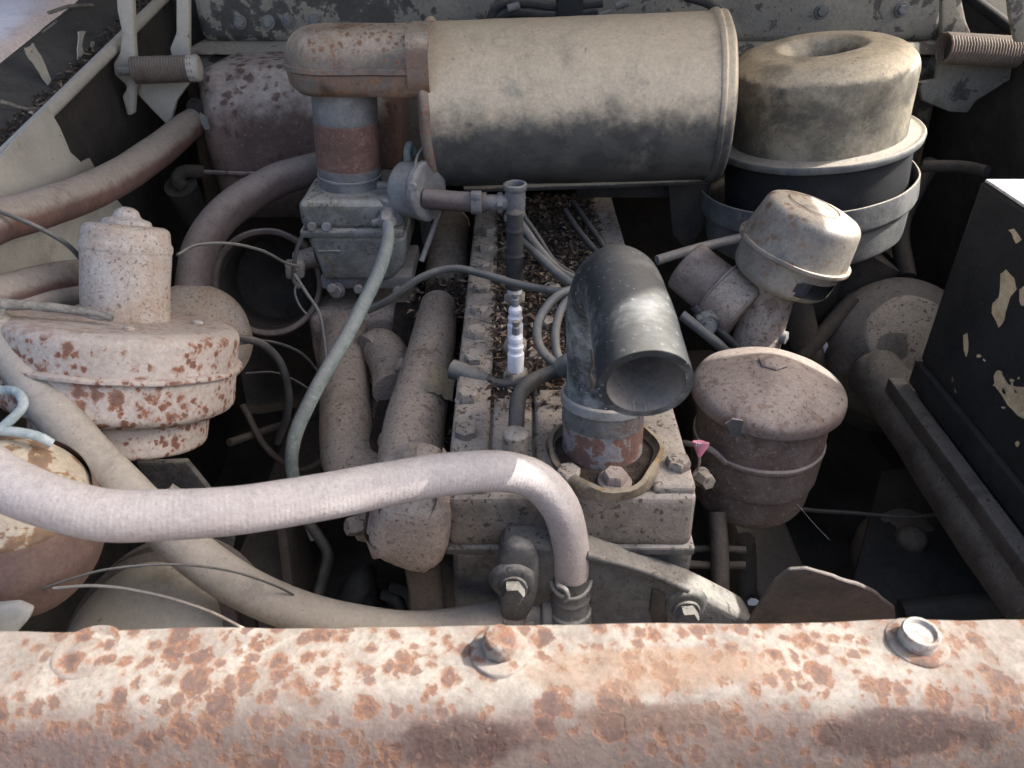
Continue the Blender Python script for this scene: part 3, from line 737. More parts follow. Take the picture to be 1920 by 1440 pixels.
# right air cleaner drum
pt, pb = P(1540, 98, Y=1.0), P(1522, 395, Y=1.0)
t = thing('air_cleaner', 'tall dusty dimpled drum air cleaner standing right of the canister', 'air cleaner', pb)
ax = (pt - pb).normalized(); L = (pt - pb).length
Fm = frame(pb, ax)
def hz(py): return (P(1553, py, Y=1.0) - pb).dot(ax)
h_top, h_fl, h_pan, h_bot = L + .004, hz(250), hz(328), hz(408)
r0 = .1100
m = MB(); m.lathe(fillet([(r0 - .006, h_fl), (r0 - .006, h_fl + .02), (r0 + .0, h_top - .017), (r0 * .82, h_top + .001), (r0 * .44, h_top + .005), (r0 * .34, h_top - .010), (r0 * .27, h_top - .030), (0, h_top - .031)], [0, .01, .012, .012, .010, .008, .004, 0], 6), Fm, 96, .005); m.jit(.0012, 20); build('dome', m, M['drum'], t, sharp=60)
m = MB(); m.lathe(fillet([(r0 - .008, h_fl + .003), (r0 + .008, h_fl + .001), (r0 + .013, h_fl + .003), (r0 + .0145, h_fl - .001), (r0 + .013, h_fl - .007), (r0 + .006, h_fl - .009), (r0 - .004, h_fl - .010)], .0018), Fm, 96, .003); m.jit(.0009, 25); build('flange_ring', m, M['pan'], t)
m = MB(); m.lathe([(r0 + .003, h_fl - .008), (r0 + .0, h_pan - .06)], Fm, 72, .01); build('black_band', m, M['black'], t)
Fp = frame(pb + V((-.012, 0, 0)), ax)
m = MB(); m.lathe(fillet([(r0 + .020, h_pan - .02), (r0 + .0215, h_pan + .004), (r0 + .024, h_pan + .004), (r0 + .025, h_pan - .026), (r0 + .018, h_pan - .030), (r0 + .014, h_bot - .012), (r0 - .02, h_bot - .026), (0, h_bot - .03)], .004), Fp, 96, .005); m.jit(.0010, 20); build('pan', m, M['pan'], t)
m = MB(); m.lathe([(.07, h_bot - .03), (.05, h_bot - .06), (.045, .0 + h_bot - .16)], Fm, 40, .01); build('stem', m, M['void'], t)

# crankcase breather
pt, pb = P(1512, 408, Y=.76), P(1415, 665, Y=.74)
t = thing('filler_cap', 'round steel breather cap on a leaning filler tube, sunlit edge', 'filler cap', pb)
cax = (V((.30, -.02, 1.0))).normalized()
tax = (V((.20, .02, 1.0))).normalized()
cc = P(1497, 455, Y=.76)
Fc = frame(cc, cax)
r0 = .0560
m = MB(); m.lathe(fillet([(r0 + .001, -.008), (r0 - .001, .004), (r0 - .006, .036), (r0 - .02, .040), (0, .042)], [0, .002, .010, .005, 0], 5), Fc, 72, .004); m.jit(.0008, 40); build('cap_top', m, M['cap'], t, sharp=60)
m = MB(); m.lathe([(.026, .0424), (.0265, .0432), (.0272, .0424)], frame(cc - V((.004, 0, 0)), cax), 40); build('stamped_ring', m, M['cap'], t)
m = MB(); m.lathe(fillet([(r0 - .001, -.006), (r0 + .0045, -.005), (r0 + .0045, -.010), (r0 - .001, -.012)], .0015), Fc, 72); m.jit(.0006, 40); build('rolled_bead', m, M['cap'], t)
# lower band with an open slot
rows = []
segs = 96
Fcm = Fc
lowp = fillet([(r0 - .001, -.011), (r0 - .004, -.040), (r0 - .013, -.047), (.028, -.049)], .006, 4)
nb_ = 14
pr = []
for a, b in zip(lowp, lowp[1:]):
    k = max(1, int(math.hypot(b[0] - a[0], b[1] - a[1]) / .002))
    for j in range(k): pr.append((a[0] + (b[0] - a[0]) * j / k, a[1] + (b[1] - a[1]) * j / k))
pr.append(lowp[-1])
m = MB(); VV = [[m.b.verts.new(Fcm @ V((r * math.cos(2 * math.pi * j / segs), r * math.sin(2 * math.pi * j / segs), h))) for j in range(segs)] for r, h in pr]
for i in range(len(pr) - 1):
    for j in range(segs):
        ang = (j + .5) / segs * 360
        hh = (pr[i][1] + pr[i + 1][1]) / 2
        if 262 < ang < 322 and -.036 < hh < -.019 and not ((ang < 266 or ang > 318) and (hh > -.022 or hh < -.033)): continue
        k = (j + 1) % segs
        m.face((VV[i][j], VV[i][k], VV[i + 1][k], VV[i + 1][j]))
m.jit(.0006, 40); build('slotted_band', m, M['cap'], t)
m = MB(); m.lathe([(r0 - .020, -.010), (r0 - .022, -.044)], Fc, 48); build('inner_mesh', m, M['steel'], t)
m = MB(); m.tube([cc - cax * .042, cc - cax * .06 - tax * .01, pb - tax * .02, pb - tax * .06], .0262, 36, 8); m.jit(.0007, 40); build('filler_tube', m, M['manifold'], t)
m = MB(); q = P(1468, 632, Y=.735); m.lathe([(.007, -.01), (.007, .004), (0, .006)], frame(q, (.8, -.5, 0)), 14); build('tube_bolt', m, M['steel'], t)

# oil filter
pt = P(1443, 716, Y=.625); pb = P(1430, 985, Y=.625)
t = thing('oil_filter', 'rust brown canister oil filter with a dusty domed lid and hex nut', 'oil filter', pb)
m0 = pt; Fz = frame(V((pt.x, pt.y, pt.z)), (.0, .0, 1))
rr = .0715
m = MB(); m.lathe(fillet([(rr - .006, -.019), (rr, -.017), (rr + .0005, -.004), (rr - .012, .0035), (.030, .015), (.015, .0205), (0, .0205)], [0, .003, .007, .008, .02, .004, 0], 5), Fz, 88, .004); m.jit(.0009, 30); build('lid', m, M['filterlid'], t, sharp=60)
m = MB(); m.hexbolt(V((pt.x - .001, pt.y, pt.z + .0165)), (0, 0, 1), .023, .007, ang=.5); m.jit(.0006, 90); build('lid_nut', m, M['filterlid'], t)
rb = .0615
m = MB(); m.lathe(fillet([(rb, -.012), (rb, -.062)], 0), Fz, 80, .005); m.jit(.0009, 25); build('body', m, M['filter'], t)
m = MB(); m.lathe(fillet([(rb - .002, -.058), (rb + .0022, -.060), (rb + .0022, -.064), (rb + .001, -.066), (rb + .0005, -.100), (rb - .003, -.102)], .001), Fz, 80, .004); m.jit(.0009, 30); build('clamp_band', m, M['filter'], t)
m = MB(); m.lathe(fillet([(rb - .002, -.100), (rb - .004, -.135), (rb - .02, -.150), (0, -.155)], .014, 5), Fz, 80, .005); m.jit(.0009, 30); build('bottom', m, M['filter'], t, sharp=60)
q = P(1378, 802, Y=.566)
m = MB()
pl = [q + V((x * .001, 0, z * .001)) for x, z in ((-9, 4), (-4, 9), (6, 8), (9, 1), (7, -7), (2, -10), (-3, -8), (-5, -2))]
m.prism(pl, (0, .002, 0)); m.sub(1); m.jit(.001, 90); build('peeling_flake', m, M['castblue'], t)
for k in range(9):
    px = random.uniform(1400, 1520); q = P(px, 805 + random.uniform(0, 18), Y=.563)
    m = MB(); s_ = random.uniform(.0015, .004)
    m.prism([q + V((random.uniform(-1, 1) * s_, 0, random.uniform(-1.6, 1.6) * s_)) for _ in range(3)], (0, .001, 0)); build('peeling_flake', m, M['filterlid'], t)
m = MB(); m.tube([P(1282, 830, Y=.60), P(1330, 842, Y=.58), P(1360, 868, Y=.575)], .003, 8); build('bracket_strap', m, M['filter'], t)
m = MB(); m.tube([P(1398, 1010, Y=.64), P(1402, 1080, Y=.64), P(1396, 1170, Y=.64)], .0105, 14); m.jit(.0008, 40); build('drain_pipe', m, M['void'], t)

# small pink thing
q = P(1311, 868, Y=.54)
t = thing('pink_flower', 'tiny faded pink flower head on a dry stem beside the oil filter', 'flower', q)
top = P(1313, 843, Y=.54)
m = MB(); m.lathe([(.0015, 0), (.006, .009), (.0075, .013), (.005, .0125), (.002, .009)], frame(top - V((0, 0, .008)), (.12, .45, 1)), 14); m.jit(.001, 200); build('petals', m, M['pink'], t)
m = MB(); m.tube([top - V((0, 0, .006)), q, q - V((.001, 0, .018))], .0013, 8); build('stem', m, M['twig'], t)
for k in range(5):
    m = MB(); a = top + V((random.uniform(-.004, .004), 0, .004)); m.tube([a, a + V((random.uniform(-.003, .003), -.001, .004))], .0005, 5); build('stamen', m, M['porcelain'], t)
q = P(1317, 895, Y=.535)
m = MB(); m.hexbolt(q + V((0, .006, -.004)), (.3, -.8, .2), .013, .012, .009); o = build('side_bolt', m, M['cast'], ET)

# angled can (horn relay / fuel pump) between elbow and filler tube
a, b = P(1288, 500, Y=.80), P(1380, 575, Y=.76)
t = thing('slanted_can', 'slanted rusty two step can between the black elbow and the filler tube', 'canister', b)
axc = (a - b).normalized(); L = (a - b).length
Fs = frame(b, axc)
m = MB(); m.lathe(fillet([(.030, L * .38), (.0295, L * 1.02), (.026, L * 1.06), (0, L * 1.07)], .003), Fs, 48, .004); m.jit(.0009, 40); build('can_end', m, M['filterlid'], t)
m = MB(); m.lathe(fillet([(.029, L * .42), (.0345, L * .40), (.0345, -.008), (.030, -.012), (0, -.012)], .002), Fs, 48, .004); m.jit(.0009, 40); build('can_body', m, M['manifold'], t)
m = MB(); m.lathe(fillet([(.0345, L * .405), (.036, L * .40), (.036, L * .37), (.0345, L * .36)], .001), Fs, 48); build('rim', m, M['filter'], t)
m = MB(); m.prism([P(x, y, Y=.735) for x, y in ((1305, 600), (1335, 585), (1352, 600), (1350, 625), (1318, 640))], (0, .012, 0), .003); m.sub(1); m.jit(.002, 60); build('bracket', m, M['castblue'], t)
m = MB(); m.hexbolt(P(1328, 612, Y=.733), (0, -1, .3), .012, .006, .009); build('bracket_bolt', m, M['steel'], t)
m = MB(); m.tube([P(1278, 590, Y=.74), P(1340, 640, Y=.72), P(1368, 668, Y=.72)], .0055, 10); build('oil_line', m, M['wire'], t)
m = MB(); m.tube([P(1300, 575, Y=.75), P(1380, 650, Y=.73)], .0045, 10); build('oil_line', m, M['wiredark'], t)
m = MB(); m.tube([P(1232, 488, Y=.86), P(1310, 465, Y=.88), P(1390, 446, Y=.9)], .006, 10); o = build('metal_pipe', m, M['steel'], None, P(1310, 465, Y=.88)); tag(o, 'thin grey metal pipe reaching right from behind the black elbow', 'pipe')

# thermostat housing + neck
q = P(1132, 850, Z=HZ)
t = thing('thermostat_housing', 'peeling rusty water outlet neck on an oval gasketed flange', 'thermostat housing', q)
rows = []
m = MB()
NB = 56
def rim(rw, z):
    out = []
    for i in range(NB):
        a = 2 * math.pi * i / NB
        r = .0430 * rw * (1 + .36 * max(0, math.cos(a + math.pi / 2)) ** 4) * (1 + .03 * math.sin(5 * a + z * 200))
        out.append(q + V((r * math.cos(a), r * math.sin(a) * .92, z)))
    return out
g_ = m.grid([rim(1.10, -.003), rim(1.12, .002), rim(1.10, .009), rim(1.02, .010), rim(.98, .004), rim(.92, .0015), rim(.2, .001)], True); m.face(g_[-1])
m.jit(.0012, 60); build('flange_rim', m, M['gasket'], t, sharp=60)
m = MB(); g_ = m.grid([rim(.95, .002), rim(.80, .0045), rim(.3, .0045)], True); m.face(g_[-1]); m.jit(.001, 80); build('dirt_fill', m, M['dirt'], t)
m = MB(); m.hexbolt(q + V((.004, -.042, .004)), UP, .017, .008, .0135, .003, ang=.9); m.jit(.0008, 90); build('flange_bolt', m, M['filterlid'], t)
nk = q + V((-.001, .006, 0))
Fn = frame(nk, (-.02, .06, 1))
m = MB(); m.lathe([(.0335, .0), (.0330, .008), (.0325, .055)], Fn, 64, .003); m.jit(.0008, 35); build('neck_pipe', m, M['pipe'], t)

# black elbow
c0 = Fn @ V((0, 0, .048))
pts = [c0, P(1138, 690, d=.625), P(1136, 630, d=.605), P(1137, 575, d=.587), P(1145, 542, d=.566), P(1161, 537, d=.542), P(1179, 582, d=.513), P(1196, 648, d=.486), P(1211, 722, d=.461)]
t = thing('radiator_hose_elbow', 'big black rubber elbow hose with its open mouth facing forward', 'hose', c0)
m = MB(); m.tube(pts, [.0325, .0315, .030, .029, .028, .0275, .0272, .0273, .0277], 56, 12, caps=False, inner=.83); m.jit(.0011, 28); build('rubber_wall', m, M['rubber'], t, sharp=50)
m = MB()
F2 = frame(c0 + V((0, 0, .002)), pts[1] - c0)
m.lathe(fillet([(.0325, -.004), (.0350, -.004), (.0352, .004), (.0325, .005)], .001), F2, 48); build('clamp_ring', m, M['steel'], t)
m = MB(); m.lathe([(.0331, -.02), (.0336, -.001)], F2, 48, .004); build('lower_cuff', m, M['castblue'], t)
m = MB(); m.tube(pts, [r_ * .822 for r_ in (.0325, .0315, .030, .029, .028, .0275, .0272, .0273, .0277)], 48, 10, caps=False); m.jit(.0006, 28); build('inner_lining', m, M['lining'], t, sharp=60)
# dark split in the rubber at the left of the mouth
t3 = [P(1108, 655, d=.572), P(1112, 680, d=.576), P(1106, 700, d=.580), P(1111, 718, d=.584), P(1105, 735, d=.588)]
m = MB(); m.tube(t3, [.0008, .0018, .0014, .002, .001], 7); build('crack', m, M['void'], t)

# front cover / water pump
PY_ = .445
t = thing('water_pump', 'grey cast water pump body bolted to the front of the engine', 'water pump', P(1060, 1100, Y=PY_))
m = MB(); m.prism([P(a, b, Y=PY_) for a, b in ((936, 1040), (950, 1024), (1000, 1022), (1105, 1040), (1200, 1072), (1300, 1110), (1410, 1165), (1450, 1260), (930, 1260))], (0, .03, 0), .008, 3); m.sub(2); m.jit(.0018, 25); build('casting', m, M['pump'], t)
m = MB(); m.tube([P(1100, 1040, Y=PY_ - .002), P(1200, 1068, Y=PY_ - .002), P(1290, 1105, Y=PY_ - .001)], .0035, 12); build('rib', m, M['pump'], t)
for px, py in ((1285, 1140), (962, 1095)):
    p = P(px, py, Y=PY_ - (.014 if px < 1000 else .001))
    m = MB(); m.lathe(fillet([(.019, 0.0), (.016, .006), (0, .007)], .003), frame(p + V((0, .003, .002)), (0, -1, .1)), 28); m.jit(.001, 50); build('boss', m, M['pump'], t)
    m = MB(); m.hexbolt(p + V((0, -.004, 0)), (0, -1, .12), .0165, .009, .0115, .002); m.jit(.0007, 90); build('pump_bolt', m, M['pump'], t)
m = MB(); m.prism([P(a, b, Y=PY_ - .012) for a, b in ((934, 1050), (942, 1030), (965, 1021), (1000, 1028), (1014, 1060), (1008, 1130), (985, 1170), (938, 1170))], (0, .016, 0), .007, 3); m.sub(1); m.jit(.0012, 40); build('ear', m, M['pump'], t)
p = P(1068, 1150, d=.66)
m = MB(); m.lathe(fillet([(.019, -.06), (.0185, .006), (.0165, .008), (.0155, .018), (.0165, .021), (.015, .024), (.0145, .045)], .001), frame(p, (0, .05, 1)), 36, .004); m.jit(.0006, 60); build('nipple', m, M['pump'], t)
m = MB(); m.tube([P(985, 1148, d=.665), P(1050, 1148, d=.665)], .0115, 20); m.lathe(fillet([(.0115, 0), (.0165, .002), (.0165, .010), (.0115, .012)], .002), frame(P(1012, 1148, d=.665), (1, 0, 0)), 28); build('side_nipple', m, M['steel'], t)
m = MB(); m.prism([P(a, b, Y=PY_ + .001) for a, b in ((1222, 1100), (1246, 1110), (1250, 1170), (1228, 1180), (1216, 1140))], (0, -.004, 0), .0015, 2); build('web_recess', m, M['void'], t)  # raised dark plate; the hollow's shade is only its colour

# fan blade
t = thing('fan_blade', 'dark grey rounded fan blade tip rising behind the rail at right', 'fan', P(1550, 1160, Y=.40))
m = MB(); bp = [(1400, 1180), (1425, 1135), (1450, 1095), (1480, 1072), (1512, 1067), (1560, 1078), (1610, 1100), (1650, 1125), (1690, 1165), (1700, 1220), (1420, 1260)]
m.prism([P(a, b, Y=.40 + (b - 1060) * .0001) for a, b in bp], (.001, .0035, 0), .0008, 1); m.sub(3)
xc = P(1555, 1160, Y=.40).x
for v in m.b.verts: v.co.y += 2.2 * (v.co.x - xc) ** 2 + .06 * (v.co.x - xc) + .002 * mnoise.noise(v.co * 40)
build('blade', m, M['blade'], t)
m = MB(); m.tube([P(1480, 1260, Y=.42), P(1180, 1260, Y=.42)], .02, 12); build('hub_arm', m, M['blade'], t)
# ================================================================== hoses
def hosething(name, label, pts, r, mat, seg=28, n=12, group=None, j=.0006, cat='hose', part=None, js=30):
    m = MB(); m.tube(pts, r, seg, n); m.jit(j, js)
    o = build(name, m, mat, None, pts[len(pts) // 2], sharp=60)
    return tag(o, label, cat, group)
# pale mauve hose in front
pts = hose([(-160, 760, .47), (-40, 872, .458), (60, 928, .455), (180, 963, .458), (310, 966, .468), (450, 955, .482), (600, 932, .505), (740, 905, .53), (860, 887, .552), (950, 885, .572), (1010, 905, .588), (1050, 950, .602), (1068, 1010, .62), (1071, 1065, .635), (1070, 1108, .648)])
t = thing('heater_hose', 'pale mauve heater hose arching across the front into the pump', 'hose', pts[7])
m = MB(); m.tube(pts, [.0158, .0158, .0155, .0152, .015, .015, .015, .015, .015, .015, .015, .0145, .0143, .0143], 32, 14); m.jit(.0007, 25); build('hose_body', m, M['hose'], t, sharp=60)
c = P(1070, 1085, d=.642); ring = []
for i in range(25):
    a = 2 * math.pi * i / 24 * 1.05 + 2.6
    ring.append(c + V((.0163 * math.cos(a), .0163 * math.sin(a), .006 * math.sin(a) + .0025 * i / 24)))
m = MB(); m.tube(ring + [ring[-1] + V((-.004, -.004, .004)), ring[-1] + V((-.016, -.003, .004))], .0019, 10, 3); build('wire_clamp', m, M['steel'], t)
m = MB(); m.tube([P(1046, 1098, d=.625), P(1060, 1106, d=.622), P(1064, 1118, d=.624), P(1058, 1126, d=.627)], .0022, 8); build('clamp_tail', m, M['steel'], t)

# long grey diagonal hose at left
pts = hose([(-120, 470, .66), (-50, 570, .645), (20, 660, .632), (100, 770, .617), (190, 875, .606), (280, 962, .602), (360, 1035, .602), (450, 1098, .608), (560, 1146, .622), (680, 1172, .64), (800, 1178, .655), (930, 1158, .668), (1000, 1149, .668)])
t = thing('lower_radiator_hose', 'long dusty grey hose running diagonally from top left down to pump', 'hose', pts[5])
m = MB(); m.tube(pts, [.0168] * 8 + [.0155, .0145, .014, .0138], 32, 12); m.jit(.0008, 22); build('hose_body', m, M['hosegrey'], t, sharp=60)
p = P(962, 1150, d=.668)
m = MB(); m.lathe(fillet([(.0142, -.008), (.0165, -.008), (.0165, .008), (.0142, .008)], .001), frame(p, (1, 0, .02)), 30); m.lathe(fillet([(.0142, .010), (.0158, .010), (.0158, .013), (.0142, .013)], .0005), frame(p, (1, 0, .02)), 30); build('hose_clamp', m, M['cast'], t)
m = MB(); m.hexbolt(P(955, 1128, d=.655), (.2, -.6, .8), .009, .012, .006); build('clamp_screw', m, M['cast'], t)

hosething('vent_hose', 'dusty hose with red underside reaching the heater box at upper left', hose([(-90, 455, .64), (0, 414, .70), (60, 397, .745), (150, 366, .82), (230, 328, .90), (300, 280, .98), (345, 243, 1.04), (376, 222, 1.085)]), [.0178, .0182, .0188, .0192, .0195, .0195, .019, .0185], M['hosered'])
hosething('vent_hose', 'second reddish hose lower at left edge behind the motor can', hose([(-90, 580, .64), (0, 552, .68), (100, 526, .735), (200, 512, .79), (300, 495, .84)]), [.0165] * 5, M['hosered'])
hosething('vent_hose', 'thin grey hose below the reddish one behind the motor can', hose([(-90, 640, .62), (20, 584, .68), (120, 558, .735), (200, 548, .78)]), [.0105] * 4, M['hosegrey'])
hosething('vent_hose', 'brown hose curving from the carburettor neck down past the heater box', hose([(640, 305, 1.0), (585, 318, .99), (520, 338, .98), (450, 378, .965), (400, 425, .95), (372, 480, .945), (360, 560, .94)]), [.019, .0195, .0205, .021, .021, .021, .021], M['hosebrown'])
hosething('fuel_hose', 'blue green fuel hose drooping from the carburettor to the block', hose([(727, 418, .90), (728, 450, .885), (712, 505, .86), (684, 565, .84), (650, 630, .82), (612, 695, .80), (575, 765, .79), (552, 825, .79), (548, 880, .80), (570, 950, .82), (590, 1010, .83)]), [.0065, .007, .0075, .0075, .0075, .0075, .0072, .0068, .006, .0055], M['bluegreen'], 16, 10)
hosething('vacuum_hose', 'short dark red hose between choke disc and iron tee', hose([(795, 371, .90), (840, 376, .898), (880, 379, .896), (912, 380, .895)]), [.0115] * 4, M['hosebrown'], 20, 6)
# iron tee
q = P(966, 378, Y=.86)
t = thing('pipe_tee', 'dark iron pipe tee standing in the litter below the canister', 'pipe fitting', q)
Ft = frame(q, UP)
m = MB(); m.lathe(fillet([(.0, -.022), (.0135, -.022), (.0135, -.017), (.0115, -.014), (.0115, .013), (.0135, .016), (.0135, .021), (.0095, .022), (.008, .012), (0, .012)], .0015), Ft, 32, .003); m.jit(.0005, 60); build('tee_body', m, M['steel'], t)
m = MB(); m.tube([q + V((-.036, 0, -.001)), q + V((-.008, 0, -.001))], .009, 16); m.lathe([(.0, 0), (.0115, 0), (.0115, .006), (.0, .006)], frame(q + V((-.02, 0, -.001)), XV), 6); build('side_nipple', m, M['steel'], t)
m = MB(); c = q + V((-.044, 0, -.001)); m.lathe(fillet([(.0115, -.006), (.0132, -.006), (.0132, .006), (.0115, .006)], .001), frame(c, XV), 28); m.box(c + V((-.006, -.016, .008)), c + V((.006, -.006, .016)), .002); build('hose_clamp', m, M['steel'], t)

# ================================================================== spark plugs and leads
def plug(px, py, lab, boot):
    base = P(px, py, Z=HZ + .004)
    t = thing('spark_plug', lab, 'spark plug', base, 'spark plugs along the head')
    F = frame(base, (0, .02, 1))
    m = MB(); m.hexbolt(base - V((0, 0, .006)), UP, .021, .014, ang=.3); build('metal_shell', m, M['cast'], t)
    m = MB()
    if not boot:
        m.lathe(fillet([(.0075, .006), (.0078, .026), (.0064, .027), (.0064, .030), (.0074, .031), (.0074, .034), (.0062, .035), (.0062, .038), (.0068, .039), (.0066, .043), (.0048, .045), (.003, .046)], .0006), F, 24); build('insulator', m, M['porcelain'], t)
        m = MB(); m.lathe([(.0022, .045), (.0036, .046), (.0036, .053), (.0028, .054), (.0034, .056), (.0034, .059), (0, .060)], F, 16); build('terminal', m, M['steel'], t)
    else:
        m.lathe(fillet([(.0082, .004), (.008, .012), (.0075, .014), (0, .016)], .001), F, 20); build('insulator', m, M['porcelain'], t)
        m = MB(); m.lathe(fillet([(.010, .014), (.0112, .016), (.0098, .020), (.0096, .050), (.0106, .052), (.0092, .055), (.009, .078), (.0102, .080), (.0086, .084), (.0085, .10), (0, .104)], .001), F, 24); build('boot', m, M['wiredark'], t)
    return base
plug(967, 706, 'nearest bare white spark plug, in front of the other white one', False)
plug(966, 650, 'bare white spark plug standing right behind the nearest one', False)
b3 = plug(965, 560, 'spark plug hidden in a tall black boot below the iron tee', True)

def lead(label, pts, r=.0042, mat='wire', name='spark_lead', group='ignition leads'):
    return hosething(name, label, hose(pts), r, M[mat], 12, 10, group, .0004, 'cable')
lead('ignition lead looping over the manifold to behind the elbow', [(690, 582, .90), (730, 562, .885), (790, 520, .87), (850, 503, .865), (905, 514, .855), (970, 532, .83), (1040, 546, .79), (1085, 545, .76)])
lead('upper lead slanting from the tee down to the elbow', [(975, 415, .90), (1005, 460, .86), (1045, 505, .82), (1085, 528, .78)], .0048)
lead('lead slanting below the upper one from the black boot', [(978, 450, .885), (1005, 475, .85), (1045, 512, .81), (1085, 540, .77)], .0046)
lead('thin dark lead running highest from the tee to the elbow', [(982, 405, .90), (1010, 445, .87), (1040, 490, .84), (1085, 520, .80)], .0026, 'wiredark')
lead('outer curved lead looping left of the elbow', [(1085, 538, .76), (1040, 560, .755), (1010, 605, .75), (1012, 650, .745), (1040, 680, .735), (1068, 690, .72)], .0046)
lead('inner curved lead looping close against the elbow', [(1085, 548, .75), (1055, 575, .75), (1042, 620, .745), (1044, 660, .74), (1056, 685, .73)], .0042)
t = thing('plug_lead', 'loose black plug lead with a boot lying on the head', 'cable', P(950, 720, d=.75))
m = MB(); m.tube(hose([(1068, 690, .70), (1035, 698, .72), (985, 718, .735), (940, 722, .745), (900, 708, .755)]), .0062, 14); m.jit(.0005, 40); build('cable', m, M['wiredark'], t)
m = MB(); m.tube(hose([(915, 716, .752), (885, 705, .758), (848, 692, .765)]), [.0078, .0088, .0098], 18, 8); m.jit(.0004, 40); build('boot', m, M['wire'], t)
t = thing('plug_lead', 'black lead bent down into an upright boot near the front', 'cable', P(966, 780, d=.70))
m = MB(); m.tube(hose([(1066, 692, .70), (1025, 702, .70), (990, 720, .69), (972, 748, .680), (968, 795, .662), (966, 832, .650)]), .0068, 16); m.jit(.0005, 40); build('cable', m, M['wiredark'], t)
m = MB(); m.lathe(fillet([(.0105, -.01), (.0105, .016), (.0085, .018), (0, .019)], .001), frame(P(966, 842, d=.645), (0, .02, 1)), 20); build('boot', m, M['cast'], t)
m = MB(); m.tube([P(1055, 690, d=.70), P(1075, 680, d=.69), P(1090, 690, d=.69)], .010, 14); o = build('lead_sleeve', m, M['wire'], None, P(1070, 688, d=.69)); tag(o, 'short grey sleeve gathering the leads at the foot of elbow', 'sleeve')
lead('faint dark lead deep in the litter behind the elbow', [(1060, 395, 1.02), (1090, 440, .97), (1125, 480, .92)], .004, 'wiredark')
lead('faint dark lead beside the deep one, nearer the right strip', [(1075, 380, 1.05), (1110, 430, .99), (1140, 475, .93)], .004, 'wiredark')

# ================================================================== heater box
HBY = 1.13
t = thing('heater_box', 'purplish rusty heater box with dusty rounded top at back left', 'heater box', P(480, 300, Y=HBY))
xa, xb = P(358, 230, Y=HBY - .06).x, P(740, 230, Y=HBY - .06).x
zt_, zb_ = P(480, 118, Y=HBY).z, P(480, 412, Y=HBY - .07).z
prof = fillet([(HBY + .10, zt_ - .004), (HBY - .02, zt_), (HBY - .075, zt_ - .055), (HBY - .078, zt_ - .16), (HBY - .06, zb_)], [0, .02, .04, .02, 0], 5)
rows = []
nx = 40
for i in range(nx + 1):
    u = i / nx; x = xa + (xb - xa) * u
    e = min(u, 1 - u) * (xb - xa); k = 0 if e > .035 else .035 - math.sqrt(max(0, .035 ** 2 - (.035 - e) ** 2))
    rows.append([V((x + (zz - zt_) * -.12 * (1 - u), yy + k * .8, zz - k * .75)) for yy, zz in prof])
m = MB(); g_ = m.grid(rows); m.face(g_[0]); m.face(g_[-1]); m.sub(1); m.jit(.0016, 16); build('box_shell', m, M['heater'], t, sharp=60)
m = MB(); m.tube([P(372, 322, Y=HBY - .082), P(480, 326, Y=HBY - .084), P(620, 322, Y=HBY - .084)], .003, 8); build('seam', m, M['heater'], t)
m = MB(); m.lathe([(.014, -.004), (.016, .002), (.012, .002), (.011, -.002)], frame(P(367, 207, Y=HBY - .045), (-.4, -.8, .3)), 24); build('hole_rim', m, M['void'], t)
m = MB(); m.lathe([(0, .0015), (.011, .0015)], frame(P(367, 207, Y=HBY - .047), (-.4, -.8, .3)), 24); build('hole', m, M['void'], t)
m = MB(); m.prism([P(a, b, Y=HBY - .08) for a, b in ((374, 212), (388, 222), (394, 242), (384, 243), (376, 228))], (0, .003, 0)); build('bent_tab', m, M['steel'], t)
m = MB(); m.tube([P(382, 322, Y=1.05), P(345, 322, Y=1.04), P(332, 338, Y=1.03), P(345, 350, Y=1.03)], .009, 12); m.lathe([(.02, -.02), (.022, .04), (0, .04)], frame(P(358, 385, Y=1.06), (0, -.5, 1)), 20); build('water_valve', m, M['void'], t)

# ================================================================== blower
bt = P(230, 604, d=.70)
bax = V((.13, .42, 1)).normalized()
Fb = frame(bt, bax)
t = thing('heater_blower', 'rust spotted pale round heater blower with a motor can on top', 'blower', bt)
RB = .0985
m = MB(); m.lathe(fillet([(.03, .0035), (RB - .012, .003), (RB, -.002), (RB - .001, -.034)], [0, .004, .008, 0], 5), Fb, 110, .004); m.jit(.0012, 20); build('upper_housing', m, M['blower'], t, sharp=60)
m = MB(); m.lathe(fillet([(RB - .004, -.030), (RB + .004, -.032), (RB + .004, -.0355), (RB - .004, -.037)], .001), Fb, 110); m.jit(.0010, 30); build('bead', m, M['blower'], t)
m = MB(); m.lathe(fillet([(RB - .001, -.035), (RB - .001, -.070), (RB - .016, -.077), (RB - .027, -.078)], [0, .007, .004, 0], 5), Fb, 110, .004); m.jit(.0012, 20); build('lower_housing', m, M['blower'], t, sharp=60)
m = MB(); m.lathe(fillet([(RB - .024, -.075), (RB - .026, -.106), (RB - .04, -.110), (0, -.111)], .005, 4), frame(bt + V((.002, 0, 0)), bax), 96, .004); m.jit(.0012, 22); build('outlet_ring', m, M['blower'], t, sharp=60)
mc = bt + V((-.002, .012, .0))
Fm_ = frame(mc, (bax + V((-.02, .0, 0))).normalized())
m = MB(); m.lathe(fillet([(.0365, -.002), (.0375, .057), (.0385, .059), (.0385, .064), (.0368, .066), (.0355, .077), (.031, .0805), (0, .081)], [0, .001, .001, .002, .002, .006, .004, 0], 4), Fm_, 72, .004); m.jit(.0008, 35); build('motor_can', m, M['motor'], t, sharp=60)
m = MB(); m.lathe(fillet([(.021, .079), (.0195, .085), (.0115, .087), (.0095, .093), (.004, .096), (0, .0963)], .002, 3), Fm_, 48); m.jit(.0005, 60); build('bearing_cap', m, M['motor'], t, sharp=60)
